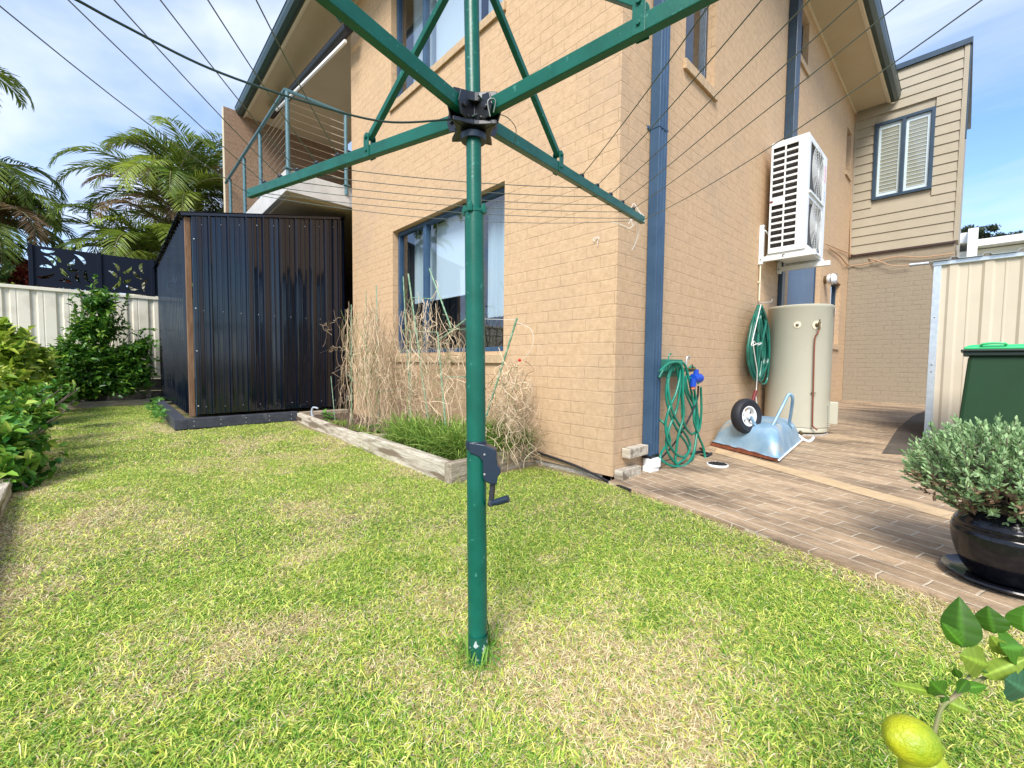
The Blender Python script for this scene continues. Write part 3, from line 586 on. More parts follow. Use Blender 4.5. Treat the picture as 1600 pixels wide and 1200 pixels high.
rf = mb.build('roof_sheet', Mt['sheet'], E_); q = rf.modifiers.new('t', 'SOLIDIFY'); q.thickness = .002
MB().beam((ex+.022, .60, zt(.60)+.005), (ex+.022, 2.47, zt(2.47)+.01), .016, .03).build('barge_trim', Mt['sheet'], E_)
MB().box((-10.1, .48, .0), (-6.08, .60, .115)).box((-6.20, .60, .0), (-6.08, 1.79, .115)).build('base_frame', Mt['plinth'], E_, bevel=.004)
MB().box((-6.6, 1.4, -.05), (-6.12, 1.55, .0)).box((-6.5, .8, -.05), (-6.12, 1.0, .0)).build('stump', Mt['sleepery'], E_)
sc = MB()
for i in range(5):
    y = .66+i*.26
    for z in (.03, .085): sc.lathe([(.006, 0), (.004, .003)], (-6.08, y, z), 6, axis=(1, 0, 0))
sc.build('frame_screws', Mt['screw'], E_)
MB().box((-6.22, 1.79, -.02), (-6.1, 2.47, .1)).build('end_block', Mt['sleepery'], E_, bevel=.004)
tag(MB().box((-10.0, .40, -.02), (-9.93, .47, .62)).build('garden_peg', Mt['sleepery'], bevel=.003), 'short pale timber peg by the rear corner of the black enclosure', 'peg')
tag(MB().tube(spline([(-5.98, 1.93, .02), (-6.0, 1.93, .12), (-5.99, 1.95, .17), (-5.93, 1.99, .16)], 5), .014, 8).tube([(-5.99, 1.93, .05), (-5.9, 2.05, .03)], .012, 8).build('pipe_offcut', Mt['zinc'], smooth=True), 'bent grey pipe sticking up beside the end of the sleeper edging', 'pipe')

# ------------------------------------------------------------------ cream boundary fence + screens
def ribfence(pt, L, z0, z1, name, m, parent, normal, pitch=.29, rd=.028):
    """pt(u,d) -> xy ; trapezoid ribs"""
    vs = []; us = []; u = 0
    while u < L:
        for du, h in ((0, 0), (.055, 0), (.075, rd), (.125, rd), (.145, 0), (.20, 0), (.205, .004), (.215, .004), (.22, 0)):
            if u+du < L: us.append((u+du, h))
        u += pitch
    us.append((L, 0))
    for u, h in us:
        x, y = pt(u, h); vs += [(x, y, z0), (x, y, z1)]
    return MB().add(vs, [(2*i, 2*i+2, 2*i+3, 2*i+1) for i in range(len(us)-1)]).build(name, m, parent)
F_ = thing('boundary_fence', (-10.35, -.6, 0), 'cream ribbed steel boundary fence behind the green shrub', 'fence')
ribfence(lambda u, d: (-10.36-d, -4.5+u), 6.6, .48, 1.92, 'fence_sheet', Mt['fence'], F_, None)
MB().box((-10.41, -4.5, 1.90), (-10.335, 2.2, 1.955)).build('top_rail', Mt['fence'], F_, bevel=.006)
MB().box((-10.41, -4.5, .44), (-10.335, 2.2, .49)).build('bottom_rail', Mt['fence'], F_, bevel=.004)
S_ = thing('retaining_wall', (-10.3, -.6, 0), 'low retaining wall of grey sleepers under the cream fence', 'retaining wall')
for z in (0, .22): MB().box((-10.42, -4.5, z), (-10.34, 2.2, z+.21)).build('sleeper', Mt['darksleeper'], S_, bevel=.006)
def screen(ya, yb, seed, lab, z0=1.975, z1=2.62):
    rs = random.Random(seed); X = -10.38; T = thing('privacy_screen', (X, (ya+yb)/2, z0), lab, 'privacy screen', 'black cut-out screens on top of the cream fence')
    polys = []; w = yb-ya; h = z1-z0
    for c in range(26):
        cx = w*rs.random(); cy = h*rs.random(); base = rs.random()*6.28
        for k in range(11):
            th = base+k*.30; r0 = .05+.02*rs.random(); r1 = .19+.15*rs.random()*(.5+.5*math.sin(k/10*math.pi)); bend = .35; pl = []; pr = []
            for i in range(6):
                t = i/5; r = r0+(r1-r0)*t; a = th+bend*t*t; ww = .027*math.sin(math.pi*(.12+.86*t)); x = cx+r*math.cos(a); y = cy+r*math.sin(a)
                nx, ny = -math.sin(a), math.cos(a); pl.append((x+nx*ww, y+ny*ww)); pr.append((x-nx*ww, y-ny*ww))
            P = pl+pr[::-1]
            if sum(P[i-1][0]*P[i][1]-P[i][0]*P[i-1][1] for i in range(len(P))) < 0: P = P[::-1]
            bb = (min(p[0] for p in P)-.004, min(p[1] for p in P)-.004, max(p[0] for p in P)+.004, max(p[1] for p in P)+.004)
            def clash(Q):
                return any(math.hypot(p[0]-q[0], p[1]-q[1]) < .022 for p in P for q in Q)
            if all(.055 < p[0] < w-.03 and .03 < p[1] < h-.03 for p in P) and not any(clash(Q) for Q in polys): polys.append(P)
    vs = [(0, 0), (w, 0), (w, h), (0, h)]; fs = [[0, 1, 2, 3]]
    for P in polys:
        fs.append(list(range(len(vs), len(vs)+len(P)))); vs += P
    V, Eg, Fc, _, _, of = delaunay_2d_cdt([Vector(v) for v in vs], [], fs, 1, 1e-5)
    keep = [f for f, o in zip(Fc, of) if 0 in o and len(o) == 1]
    mb = MB().add([(X, ya+v.x, z0+v.y) for v in V], [tuple(f) for f in keep]); p = mb.build('cutout_panel', Mt['screen'], T)
    q = p.modifiers.new('t', 'SOLIDIFY'); q.thickness = .012
    MB().box((X-.03, ya-.03, z0-.02), (X+.02, ya+.025, z1+.02)).build('post', Mt['screen'], T, bevel=.004)
ys = [at(49, 420, 0, -10.38).y, at(156, 420, 0, -10.38).y, at(239, 430, 0, -10.38).y]
screen(ys[0], ys[1]-.03, 11, 'left black cut-out leaf screen on the cream fence, nearest the red shrub')
screen(ys[1], ys[2]-.03, 5, 'middle black cut-out leaf screen, with curved slots, above the green shrub')
screen(ys[2], ys[2]+1.0, 9, 'right black cut-out leaf screen partly hidden by the black enclosure')

# ------------------------------------------------------------------ timber edgings and beds
def sleeper(p, q, w, z0, z1, name, m, lab, grp):
    p = Vector((*p, (z0+z1)/2)); q = Vector((*q, (z0+z1)/2)); return tag(MB().beam(p, q, w, z1-z0).build(name, m, bevel=.008), lab, 'garden edging', grp)
G1 = 'weathered sleepers edging the bed under the window'
sleeper((-6.08, 1.80), (-3.92, 1.70), .06, -.04, .10, 'sleeper_edging', Mt['sleeper'], 'far sleeper of the bed edging, starting at the black enclosure', G1)
sleeper((-3.92, 1.70), (-2.34, 1.645), .07, -.04, .125, 'sleeper_edging', Mt['sleeper'], 'near long sleeper of the bed edging, beside the green grass clump', G1)
sleeper((-2.325, 1.60), (-2.40, 2.47), .07, -.05, .13, 'sleeper_edging', Mt['sleepery'], 'short cross sleeper closing the bed behind the hoist pole', G1)
tag(MB().beam((-3.86, 1.75, .04), (-3.80, 2.05, .04), .04, .12).build('timber_divider', Mt['sleepery'], bevel=.005), 'small timber divider board inside the bed under the window', 'board')
tag(MB().box((-6.1, 1.76, .012), (-2.42, 2.475, .055)).build('garden_bed', Mt['soil']), 'soil of the raised bed under the window', 'soil', kind='structure')
tag(MB().add([(-10.33, -1.2, .03), (-9.78, -1.2, .03), (-9.78, .47, .03), (-10.33, .47, .03)], [(0, 1, 2, 3)]).build('rear_bed', Mt['soil']), 'soil behind the lawn at the cream fence', 'soil', kind='structure')
tag(MB().add([(-9.7, -1.3, .03), (-.9, -1.3, .03), (-.9, -.36, .03), (-9.7, -.82, .03)], [(0, 1, 2, 3)]).build('side_bed', Mt['soil']), 'soil of the bed along the left of the lawn', 'soil', kind='structure')
G2 = 'timber edging along the left side of the lawn'
ed = [(-9.6, -.80), (-7.4, -.68), (-5.2, -.56), (-3.1, -.46), (-1.0, -.37)]
for i, l in enumerate(('farthest left lawn edging board, reaching the rear bed', 'left lawn edging board half hidden by the yellow green bush', 'left lawn edging board under the dark low leaves', 'nearest left lawn edging board at the photo edge')):
    sleeper(ed[i], ed[i+1], .05 if i < 2 else .07, -.04, .085, 'lawn_edging', Mt['sleeper'], l, G2)
sleeper((-9.74, -.80), (-9.74, .44), .05, -.04, .10, 'lawn_edging', Mt['sleepery'], 'timber board across the back of the lawn in front of the dark shrub', G2)
tag(MB().tube(spline([at(838, 706, 1, YF-.02), at(900, 728, 1, YF-.02), at(950, 752, 1, YF-.03), at(985, 766, 2, .01)], 6), .009, 7).build('cable', Mt['rubber'], smooth=True), 'black cable lying along the foot of the tan wall', 'cable')
G3 = 'timber offcuts by the downpipe'
for (x, y, z, lab) in ((XS+.03, 2.69, .14, 'upper grey timber offcut wedged beside the downpipe'), (XS+.05, 2.60, .0, 'lower grey timber offcut on the ground at the wall corner')):
    tag(MB().box((XS+.004, y-.10, z), (XS+.07, y+.15, z+.07)).build('timber_offcut', Mt['sleeper'], bevel=.004), lab, 'timber offcut', G3)
# ------------------------------------------------------------------ air conditioner
AX0, AX1, AY0, AY1, AZ0, AZ1 = -1.545, -1.20, 5.30, 6.12, 2.03, 3.21
AC = thing('air_conditioner', (-1.37, 5.7, 2.0), 'tall white outdoor air conditioner unit hung high on the side wall', 'air conditioner')
dx = AX1-AX0
# casing with a real louvre opening grid on the end facing the camera
gx = [(AX0+.018, AX0+.128), (AX0+.142, AX0+.252)]; rows = 16; zz0, zz1 = AZ0+.045, AZ1-.05; ph = (zz1-zz0)/rows
holes = []
for c, (a, b) in enumerate(gx):
    for r in range(rows):
        if c == 0 and r == 7: continue
        holes.append((a, b, zz0+r*ph+.010, zz0+(r+1)*ph-.010))
cs = wall(1, AY0, AX0, AX1, AZ0, AZ1, holes, 'end_grille', Mt['whiteac'], th=.012, parent=AC)
MB().box((AX0+.012, AY0+.04, AZ0+.03), (AX0+.262, AY0+.05, AZ1-.03)).build('coil', Mt['acdark'], AC)
lv = MB()
for i in range(70): z = zz0+(zz1-zz0)*i/70; lv.box((AX0+.015, AY0+.03, z), (AX0+.255, AY0+.033, z+.005))
lv.build('fins', Mt['acdark'], AC)
MB().box((AX0, AY0+.012, AZ0), (AX0+.01, AY1, AZ1)).box((AX0, AY0+.012, AZ1-.01), (AX1-.012, AY1, AZ1+.004)).box((AX0, AY0+.012, AZ0), (AX1-.01, AY1, AZ0+.02)).box((AX0, AY1-.01, AZ0), (AX1, AY1, AZ1)).box((AX1-.012, AY0+.014, AZ0), (AX1, AY0+.09, AZ1)).box((AX1-.012, AY1-.16, AZ0), (AX1, AY1-.01, AZ1)).box((AX1-.012, AY0+.09, AZ0), (AX1, AY1-.16, AZ0+.05)).box((AX1-.012, AY0+.09, AZ1-.06), (AX1, AY1-.16, AZ1)).box((AX1-.012, AY0+.09, AZ0+.54), (AX1, AY1-.16, AZ0+.60)).build('casing', Mt['whiteac'], AC, bevel=.004)
MB().box((AX0+.002, AY0-.001, zz0+7*ph+.02), (AX0+.03, AY0+.003, zz0+7*ph+.045)).build('vent_label', Mt['red'], AC)
for zc_ in (AZ0+.295, AZ0+.87):
    yc = (AY0+.09+AY1-.16)/2; g = MB()
    for k in range(9):
        r = .03+k*.029; g.tube([(AX1+.012, yc+r*math.cos(t*math.pi/16), zc_+r*math.sin(t*math.pi/16)) for t in range(33)], .0022, 4, cap=False)
    for k in range(14):
        th = k*math.pi/7; g.tube([(AX1+.012, yc, zc_), (AX1+.012, yc+.27*math.cos(th), zc_+.27*math.sin(th))], .002, 4)
    g.box((AX1+.0, AY0+.06, zc_-.285), (AX1+.018, AY1-.14, zc_-.262))
    G_ = g.build('fan_guard', Mt['whiteac'], AC); MB().lathe([(.245, 0), (.25, .03)], (AX1-.06, yc, zc_), 28, axis=(1, 0, 0)).build('fan_well', Mt['acdark'], G_)
MB().box((AX1-.001, AY1-.11, AZ1-.30), (AX1+.002, AY1-.05, AZ1-.12)).build('badge', mat('badge_pink', (.6, .12, .2), .5, var=(.75, .72, .72), vs=60), AC)
MB().box((AX1-.001, AY1-.10, AZ1-.52), (AX1+.002, AY1-.06, AZ1-.40)).build('sticker', mat('sticker_blue', (.15, .28, .6), .5, var=(.75, .75, .75), vs=70), AC)
for y in (AY0+.03, AY1-.12): MB().box((AX0-.02, y, AZ0-.028), (AX1+.03, y+.05, AZ0-.002)).build('foot', Mt['whiteac'], AC, bevel=.003)
BK = thing('wall_bracket', (XS, 5.7, 1.95), 'white steel wall bracket carrying the air conditioner', 'bracket')
for y in (5.27, 5.95):
    MB().box((XS+.002, y, AZ0-.11), (XS+.045, y+.045, AZ0+.32)).box((XS+.045, y, AZ0-.085), (XS+.53, y+.045, AZ0-.032)).build('bracket_arm', Mt['whiteac'], BK, bevel=.003)
    MB().lathe([(.007, 0), (.006, .006)], (XS+.045, y+.02, AZ0+.29), 8, axis=(1, 0, 0)).lathe([(.007, 0), (.006, .006)], (XS+.024, y, AZ0-.06), 8, axis=(0, -1, 0)).build('bolt', Mt['acdark'], BK)
MB().beam((XS+.05, 5.30, AZ0+.26), (XS+.12, 5.6, AZ0+.10), .012, .012).build('brace', Mt['whiteac'], BK)
MB().tube(spline([(XS+.25, 5.28, AZ0-.08), (XS+.24, 5.26, AZ0-.04), (XS+.30, 5.3, AZ0-.05), (XS+.22, 5.27, AZ0-.09), (XS+.19, 5.27, AZ0-.12)], 4), .003, 5).build('cable_tie', Mt['black'], BK)
tag(MB().tube([(XS+.02, 5.29, AZ0-.11), (XS+.02, 5.29, 1.52)], .009, 8).box((XS+.001, 5.275, 1.72), (XS+.03, 5.305, 1.735)).build('drain_pipe', Mt['cream'], smooth=True), 'thin cream drain pipe running down from the wall bracket to the coiled hose', 'pipe')
# loose conduits in the far corner
cd_ = MB()
cd_.tube(spline([at(1296, 388, 0, XS+.03), at(1312, 400, 0, XS+.03), at(1322, 412, 0, XS+.04), at(1328, 415, 1, WY-.04), at(1350, 413, 1, WY-.05), at(1400, 401, 1, WY-.05), at(1440, 402, 1, WY-.04), at(1490, 396, 1, WY-.04)], 6), .010, 7)
cd_.tube(spline([at(1290, 381, 0, XS+.05), at(1330, 397, 1, WY-.07), at(1370, 407, 1, WY-.07), at(1395, 415, 1, WY-.07), at(1425, 414, 1, WY-.06)], 6), .008, 7)
cd_.tube([at(1338, 178, 1, WY-.05), at(1334, 200, 1, WY-.05), at(1330, 300, 1, WY-.05), at(1328, 402, 1, WY-.05)], .011, 7)
tag(cd_.build('conduit', mat('tan_conduit', (.45, .27, .15), .5), smooth=True), 'tan conduits and drooping cables in the far wall corner', 'conduit')
p = at(1290, 437, 0, XS+.02); q_ = p+Vector((.0, 0, 0))
WL = thing('wall_light', p, 'round white bulkhead lamp on the side wall above the water heater', 'wall light')
MB().lathe([(.06, 0), (.065, .03), (.05, .04)], (XS+.001, p.y, p.z), 18, axis=(1, 0, 0)).build('base', Mt['brass'], WL, smooth=True)
MB().lathe([(.06, .0), (.085, .03), (.085, .08), (.06, .115), (.02, .13)], (XS+.04, p.y, p.z), 20, axis=(1, 0, 0)).build('diffuser', mat('opal', (.78, .78, .76), .3), WL, smooth=True)
MB().lathe([(.088, .05), (.088, .065)], (XS+.04, p.y, p.z), 20, axis=(1, 0, 0), close=False).box((XS+.1, p.y-.008, p.z-.08), (XS+.172, p.y+.008, p.z+.08)).build('guard', Mt['steel'], WL)

# ------------------------------------------------------------------ water heater
HX, HY, HR, HZ0, HZ1 = -1.285, 5.60, .305, PZ(5.6)+.03, 1.45
WH = thing('water_heater', (HX, HY, PZ(HY)), 'cream cylindrical water heater standing against the side wall', 'water heater')
MB().lathe([(HR-.02, 0), (HR-.006, .01), (HR-.006, .05), (HR-.01, .055), (HR, .06), (HR, HZ1-HZ0-.035), (HR+.004, HZ1-HZ0-.03), (HR+.004, HZ1-HZ0-.008), (HR-.006, HZ1-HZ0), (0.001, HZ1-HZ0+.012)], (HX, HY, HZ0), 64).build('tank', Mt['heater'], WH, smooth=True)
for k in range(3):
    th = .4+k*2.09; MB().lathe([(.03, 0), (.02, .035)], (HX+.2*math.cos(th), HY+.2*math.sin(th), PZ(HY)+.0), 12).build('foot', Mt['concrete'], WH)
def onh(px, py, off=0):
    """point on the tank skin seen at that pixel"""
    d = CF+CR*((px-800)/FPX)-CU*((py-600)/FPX); c = Vector((0, 0, CH)); ex_, ey_ = c.x-HX, c.y-HY; R = HR+off
    A = d.x**2+d.y**2; B = 2*(d.x*ex_+d.y*ey_); C_ = ex_**2+ey_**2-R*R; D = max(B*B-4*A*C_, 0); t = (-B-math.sqrt(D))/2/A; return c+d*t
def nrm(p): return Vector((p.x-HX, p.y-HY, 0)).normalized()
p = onh(1246, 507.5); MB().lathe([(.034, 0), (.034, .004), (.016, .005), (.013, .012), (.004, .02)], p, 18, axis=nrm(p)).build('element_cover', Mt['cream'], WH, smooth=True)
MB().lathe([(.015, 0.004), (.013, .016), (.004, .02)], p, 14, axis=nrm(p)).build('screw_cap', Mt['acdark'], WH)
p = onh(1276, 508); n_ = nrm(p); v_ = MB().lathe([(.022, 0), (.018, .012)], p, 14, axis=n_).tube([p, p+n_*.05], .011, 10).tube([p+n_*.045+Vector((0, 0, .03)), p+n_*.045-Vector((0, 0, .05))], .012, 10).tube([p+n_*.045+Vector((0, 0, .02)), p+n_*.05+Vector((0, 0, .055))], .006, 8)
VV = v_.build('relief_valve', Mt['brass'], WH, smooth=True)
MB().lathe([(.045, 0), (.045, .004)], p, 20, axis=n_).build('valve_plate', Mt['cream'], WH)
MB().tube(spline([p+n_*.045-Vector((0, 0, .05)), onh(1277, 522, .045), onh(1273, 533, .028), onh(1271, 600, .028), onh(1269.5, 660, .028), onh(1270, 666, .028), onh(1277, 672, .04)], 6), .0075, 8).build('copper_pipe', Mt['copper'], WH, smooth=True)
p2 = onh(1271, 614, .02); MB().box(p2-Vector((.022, .012, .004)), p2+Vector((.022, .012, .004))).build('pipe_clip', Mt['brass'], WH)
p = onh(1297, 645); n_ = nrm(p); s_ = Vector((-n_.y, n_.x, 0))
MB().beam(p+Vector((0, 0, -.12))+n_*.03, p+Vector((0, 0, .12))+n_*.03, .065, .075, up=n_).build('terminal_box', Mt['heater'], WH, bevel=.006)
vg = MB()
for i in range(12):
    q = onh(1293, 633+i*3.0, .002); vg.box(q-Vector((.022, .01, .003)), q+Vector((.022, .01, .003)))
vg.build('rating_label', mat('label_grey', (.42, .42, .36), .6), WH)
p = onh(1308, 489, .001); n_ = nrm(p); MB().lathe([(.055, 0), (.055, .0015)], onh(1305.5, 489), 24, axis=nrm(onh(1305.5, 489))).build('round_badge', mat('badge_blue', (.30, .38, .62), .4, var=(.66, .66, .66), vs=35), WH)
MB().tube([(HX+.1, HY-.25, HZ0+.02), (HX+.14, HY-.33, PZ(HY)+.03)], .014, 8).build('drain_cock', Mt['brass'], WH)
tag(MB().lathe([(.30, 0), (.30, .03)], (HX, HY, PZ(HY)-.012), 32).build('heater_base', Mt['concrete'], bevel=.004), 'round concrete pad under the cream water heater', 'pad')

# ------------------------------------------------------------------ hoses
def loopcoil(pts_list, r, name, m, lab, cat, n=8):
    mb = MB()
    for P in pts_list: mb.tube(spline(P, 7), r, n)
    return tag(mb.build(name, m, smooth=True), lab, cat)
hx = XS+.09
HK = thing('hose_hanger', (XS, 3.2, .85), 'green metal hose hanger bracket beside the main downpipe', 'hose hanger')
pa, pb = at(1038, 576, 0, hx-.03), at(1072, 576, 0, hx-.03)
MB().box((XS+.003, pa.y-.12, .74), (XS+.10, pb.y+.04, .755)).box((XS+.003, pa.y-.12, .70), (XS+.012, pb.y+.04, .84)).build('plate', Mt['hose'], HK, bevel=.003)
for px, py in ((1039, 556), (1067, 560)):
    p = at(px, py, 0, hx); b = at(px, 582, 0, hx)
    q0 = Vector((XS+.012, p.y, b.z)); MB().tube(spline([q0, Vector((hx+.02, p.y, b.z+.01)), Vector((hx+.03, p.y, p.z)), Vector((hx+.035, p.y+.03, p.z+.015)), Vector((hx+.03, p.y+.05, p.z-.01)) if px > 1050 else Vector((hx+.03, p.y+.004, p.z+.01))], 5), .005, 7).build('hook', Mt['zinc'] if px > 1050 else Mt['hose'], HK, smooth=True)
def hp(px, py, o=0): return at(px, py, 0, hx+o)
hl = []
hl.append([hp(1030, 590, .0), hp(1040, 573, .02), hp(1052, 567, .03), hp(1061, 570, .04), hp(1063, 600, .05), hp(1057, 640, .04), hp(1047, 665, .03), hp(1041, 690, .02), hp(1046, 712, .03), hp(1062, 728, .05), hp(1079, 722, .06), hp(1086, 700, .05), hp(1088, 670, .04), hp(1085, 640, .05), hp(1078, 600, .05), hp(1071, 572, .04), hp(1062, 566, .03), hp(1050, 572, .02), hp(1043, 590, .02)])
hl.append([hp(1043, 590, .02), hp(1041, 620, .02), hp(1048, 650, .03), hp(1060, 675, .04), hp(1072, 692, .05), hp(1076, 705, .05), hp(1068, 714, .06), hp(1055, 708, .05), hp(1044, 690, .04), hp(1040, 665, .03), hp(1045, 640, .04), hp(1056, 615, .05), hp(1062, 590, .05), hp(1064, 567, .05)])
hl.append([hp(1064, 567, .05), hp(1068, 590, .06), hp(1072, 615, .05), hp(1082, 640, .04), hp(1087, 665, .03), hp(1090, 675, .04), hp(1094, 665, .05), hp(1096, 640, .06), hp(1095, 605, .07)])
hl.append([hp(1056, 569, .03), hp(1060, 590, .03), hp(1065, 620, .05), hp(1067, 655, .06), hp(1074, 672, .06), hp(1083, 678, .05), hp(1092, 665, .03), hp(1088, 640, .03), hp(1076, 615, .03), hp(1072, 590, .03), hp(1079, 573, .03), hp(1088, 580, .04), hp(1091, 600, .05)])
hl.append([hp(1031, 580, .05), hp(1045, 568, .05), hp(1060, 567, .06), hp(1067, 580, .07), hp(1067, 620, .07), hp(1068, 650, .07), hp(1060, 680, .06), hp(1057, 700, .05), hp(1056, 722, .05), hp(1066, 733, .08), hp(1083, 738, .10), hp(1098, 732, .10), hp(1102, 722, .09), hp(1099, 700, .07), hp(1091, 680, .06), hp(1084, 655, .06), hp(1086, 620, .05), hp(1082, 590, .05)])
hl.append([hp(1028, 654, -.05), hp(1040, 665, .01), hp(1047, 690, .02), hp(1038, 700, .01), hp(1032, 716, .02), hp(1050, 728, .06), hp(1070, 727, .08), hp(1082, 712, .07), hp(1087, 690, .06), hp(1090, 660, .05), hp(1087, 620, .06), hp(1079, 590, .06)])
hl.append([hp(1060, 569, .02), hp(1048, 580, .02), hp(1044, 605, .03), hp(1050, 640, .05), hp(1062, 665, .05), hp(1075, 685, .05), hp(1078, 700, .05), hp(1070, 716, .06), hp(1058, 725, .06)])
loopcoil(hl, .0095, 'garden_hose', Mt['hose'], 'green garden hose in loose loops hanging beside the downpipe and touching the paving', 'garden hose', 10)
loopcoil([[hp(1091, 603, .07), hp(1089, 625, .06), hp(1076, 655, .05), hp(1062, 680, .02), hp(1048, 700, .01), hp(1034, 715, .02), hp(1030, 722, -.03)]], .007, 'supply_hose', Mt['rubber'], 'black supply hose leaving the blue tap timer behind the green loops', 'hose')
TT = thing('tap_timer', hp(1088, 590), 'blue tap timer on the garden tap next to the hanging green hose', 'tap timer')
c = hp(1089, 591, .09)
MB().lathe([(.02, -.05), (.036, -.045), (.038, .03), (.03, .045), (.012, .05)], c, 20, axis=(.3, 1, .0)).lathe([(.02, 0), (.02, .07)], c+Vector((0, -.02, .0)), 14).lathe([(.024, -.065), (.024, .0)], c+Vector((-.01, -.045, -.0)), 14).build('timer_body', Mt['blue'], TT, smooth=True)
MB().tube([Vector((XS, c.y-.03, c.z+.07)), c+Vector((0, -.03, .07)), c+Vector((0, -.02, .03))], .012, 10).tube([c+Vector((-.02, -.03, .07)), c+Vector((-.02, -.05, .11))], .005, 6).build('tap', Mt['brass'], TT, smooth=True)
MB().tube([c+Vector((-.01, -.045, -.05)), c+Vector((-.01, -.045, -.085))], .015, 12).build('hose_connector', Mt['orange'], TT, smooth=True)
ft = MB(); g0 = at(1096, 706, 2, .04); g1 = at(1107, 709, 2, .04); g2 = at(1112, 706, 2, .04)
for P, r in (([at(1080, 710, 2, .03), at(1090, 706, 2, .045), g0, g1], .011), ([at(1095, 712, 2, .02), at(1104, 713, 2, .03), at(1111, 709, 2, .03)], .014), ([at(1092, 700, 2, .03), at(1100, 703, 2, .04)], .012)): ft.tube(spline(P, 4), r, 9)
tag(ft.build('hose_fitting', Mt['black'], smooth=True), 'black hose fittings lying on the paving at the foot of the green hose', 'hose fitting')
# second hose, tied skein near the heater
hl = []; hx2 = XS+.07
for i in range(26):
    a = rnd(-1, 1); w_ = .5+.5*abs(a); o = rnd(0, .10); pin = rnd(0, 15) if i > 9 else 0; top = at(1187+rnd(-3, 3), 477+rnd(0, 4), 0, hx2+o*.6); 
    lx = 1168+a*3+rnd(0, 8)+pin; rx = 1203-rnd(0, 9)-pin*.9; by = 596-rnd(0, 14)
    hl.append([top, at(lx+8, 500, 0, hx2+o), at(lx, 545, 0, hx2+o), at(lx+3, 575, 0, hx2+o), at((lx+rx)/2+rnd(-3, 3), by, 0, hx2+o), at(rx-2, 570, 0, hx2+o), at(rx, 540, 0, hx2+o), at(rx-6, 500, 0, hx2+o), at(1189+rnd(-2, 2), 478, 0, hx2+o*.6)])
hl.append([at(1190, 480, 0, hx2+.1), at(1200, 510, 0, hx2+.1), at(1202, 550, 0, hx2+.1), at(1199, 590, 0, hx2+.08), at(1193, 600, 0, hx2+.08), at(1186, 592, 0, hx2+.09), at(1183, 560, 0, hx2+.1), at(1186, 500, 0, hx2+.1)])
loopcoil(hl, .011, 'coiled_hose', Mt['hosed'], 'dark green hose skein tied and hung high beside the water heater', 'garden hose', 8)
loopcoil([[at(1189, 476, 0, hx2+.12), at(1176, 531, 0, hx2+.14), at(1175, 540, 0, hx2+.14), at(1183, 537, 0, hx2+.14), at(1190, 536, 0, hx2+.14), at(1184, 539, 0, hx2+.14), at(1177, 534, 0, hx2+.14), at(1180, 560, 0, hx2+.14), at(1183, 580, 0, hx2+.14), at(1182, 605, 0, hx2+.12), at(1181, 618, 0, hx2+.12), at(1184, 640, 0, hx2+.12), at(1184, 652, 0, hx2+.1)]], .004, 'tie_rope', Mt['string'], 'white rope tying the dark green hose skein and trailing to the wheelbarrow', 'rope', 6)
tag(MB().tube([(XS, 5.33, 1.50), (XS+.13, 5.33, 1.50), (XS+.14, 5.33, 1.53)], .006, 6).build('wall_hook', Mt['zinc']), 'small metal hook holding the dark green hose skein', 'hook')

# ------------------------------------------------------------------ drain cover
p = at(1121, 728, 2, .015); DC = thing('drain_cover', (p.x, p.y, PZ(p.y)), 'round white drain cover with black grate on the paving', 'drain cover')
zz = PZ(p.y)+.002
MB().lathe([(.078, 0), (.078, .012), (.074, .015), (.070, .014), (.070, .004)], (p.x, p.y, zz), 36, close=False).build('rim', Mt['white'], DC, smooth=True)
g = MB().lathe([(.068, .004), (.001, .004)], (p.x, p.y, zz), 24, close=False)
for k in range(-4, 5):
    l = math.sqrt(max(.066**2-(k*.0145)**2, 0)); g.beam((p.x-l, p.y+k*.0145, zz+.014), (p.x+l, p.y+k*.0145, zz+.014), .007, .006)
for k in (-2, 0, 2):
    l = math.sqrt(.066**2-(k*.0145)**2); g.beam((p.x+k*.0145, p.y-l, zz+.0135), (p.x+k*.0145, p.y+l, zz+.0135), .004, .005)
g.build('grate', Mt['black'], DC)

# ------------------------------------------------------------------ upturned wheelbarrow
zg = PZ(4.3)+.006
WB = thing('wheelbarrow', (-1.25, 4.3, zg), 'upturned pale blue wheelbarrow with rusty rim, wheel in the air', 'wheelbarrow')
A_ = at(1107, 690, 2, zg+.03); B_ = at(1216, 719, 2, zg+.012); C_ = at(1253, 689, 2, zg+.01); D_ = Vector((XS+.05, 4.98, zg))
A_.x = max(A_.x, XS+.01)
tops = [at(1146, 661, 0, A_.x+.22), None, None, None]
ht = .24
cen = (A_+B_+C_+D_)/4
def ring(s, z, rr, n=8):
    """rounded quad ring scaled by s at height z"""
    Q = [cen+(q-cen)*s for q in (A_, B_, C_, D_)]; out = []
    for i in range(4):
        p0 = Q[i-1]; p1 = Q[i]; p2 = Q[(i+1) % 4]; a = p1+(p0-p1).normalized()*rr; b = p1+(p2-p1).normalized()*rr
        for k in range(n): t = k/(n-1); out.append((a*(1-t)**2+p1*2*t*(1-t)+b*t*t))
    return [Vector((o.x, o.y, zg+z+(o.z-zg)*(1-min(z/ht, 1)))) for o in out]
tr = MB(); rings = [ring(1.02, .012, .07), ring(1.0, .010, .07), ring(.985, .02, .08), ring(.95, .09, .11), ring(.885, .17, .15), ring(.81, .22, .17), ring(.68, .248, .16), ring(.38, .262, .10)]
vs = [v for r in rings for v in r]; n = len(rings[0]); fs = [(i*n+k, i*n+(k+1) % n, (i+1)*n+(k+1) % n, (i+1)*n+k) for i in range(len(rings)-1) for k in range(n)]+[tuple((len(rings)-1)*n+k for k in range(n))]
TR = tr.add(vs, fs).build('tray', Mt['tub'], WB, smooth=True)
sub = TR.modifiers.new('s', 'SUBSURF'); sub.levels = sub.render_levels = 1
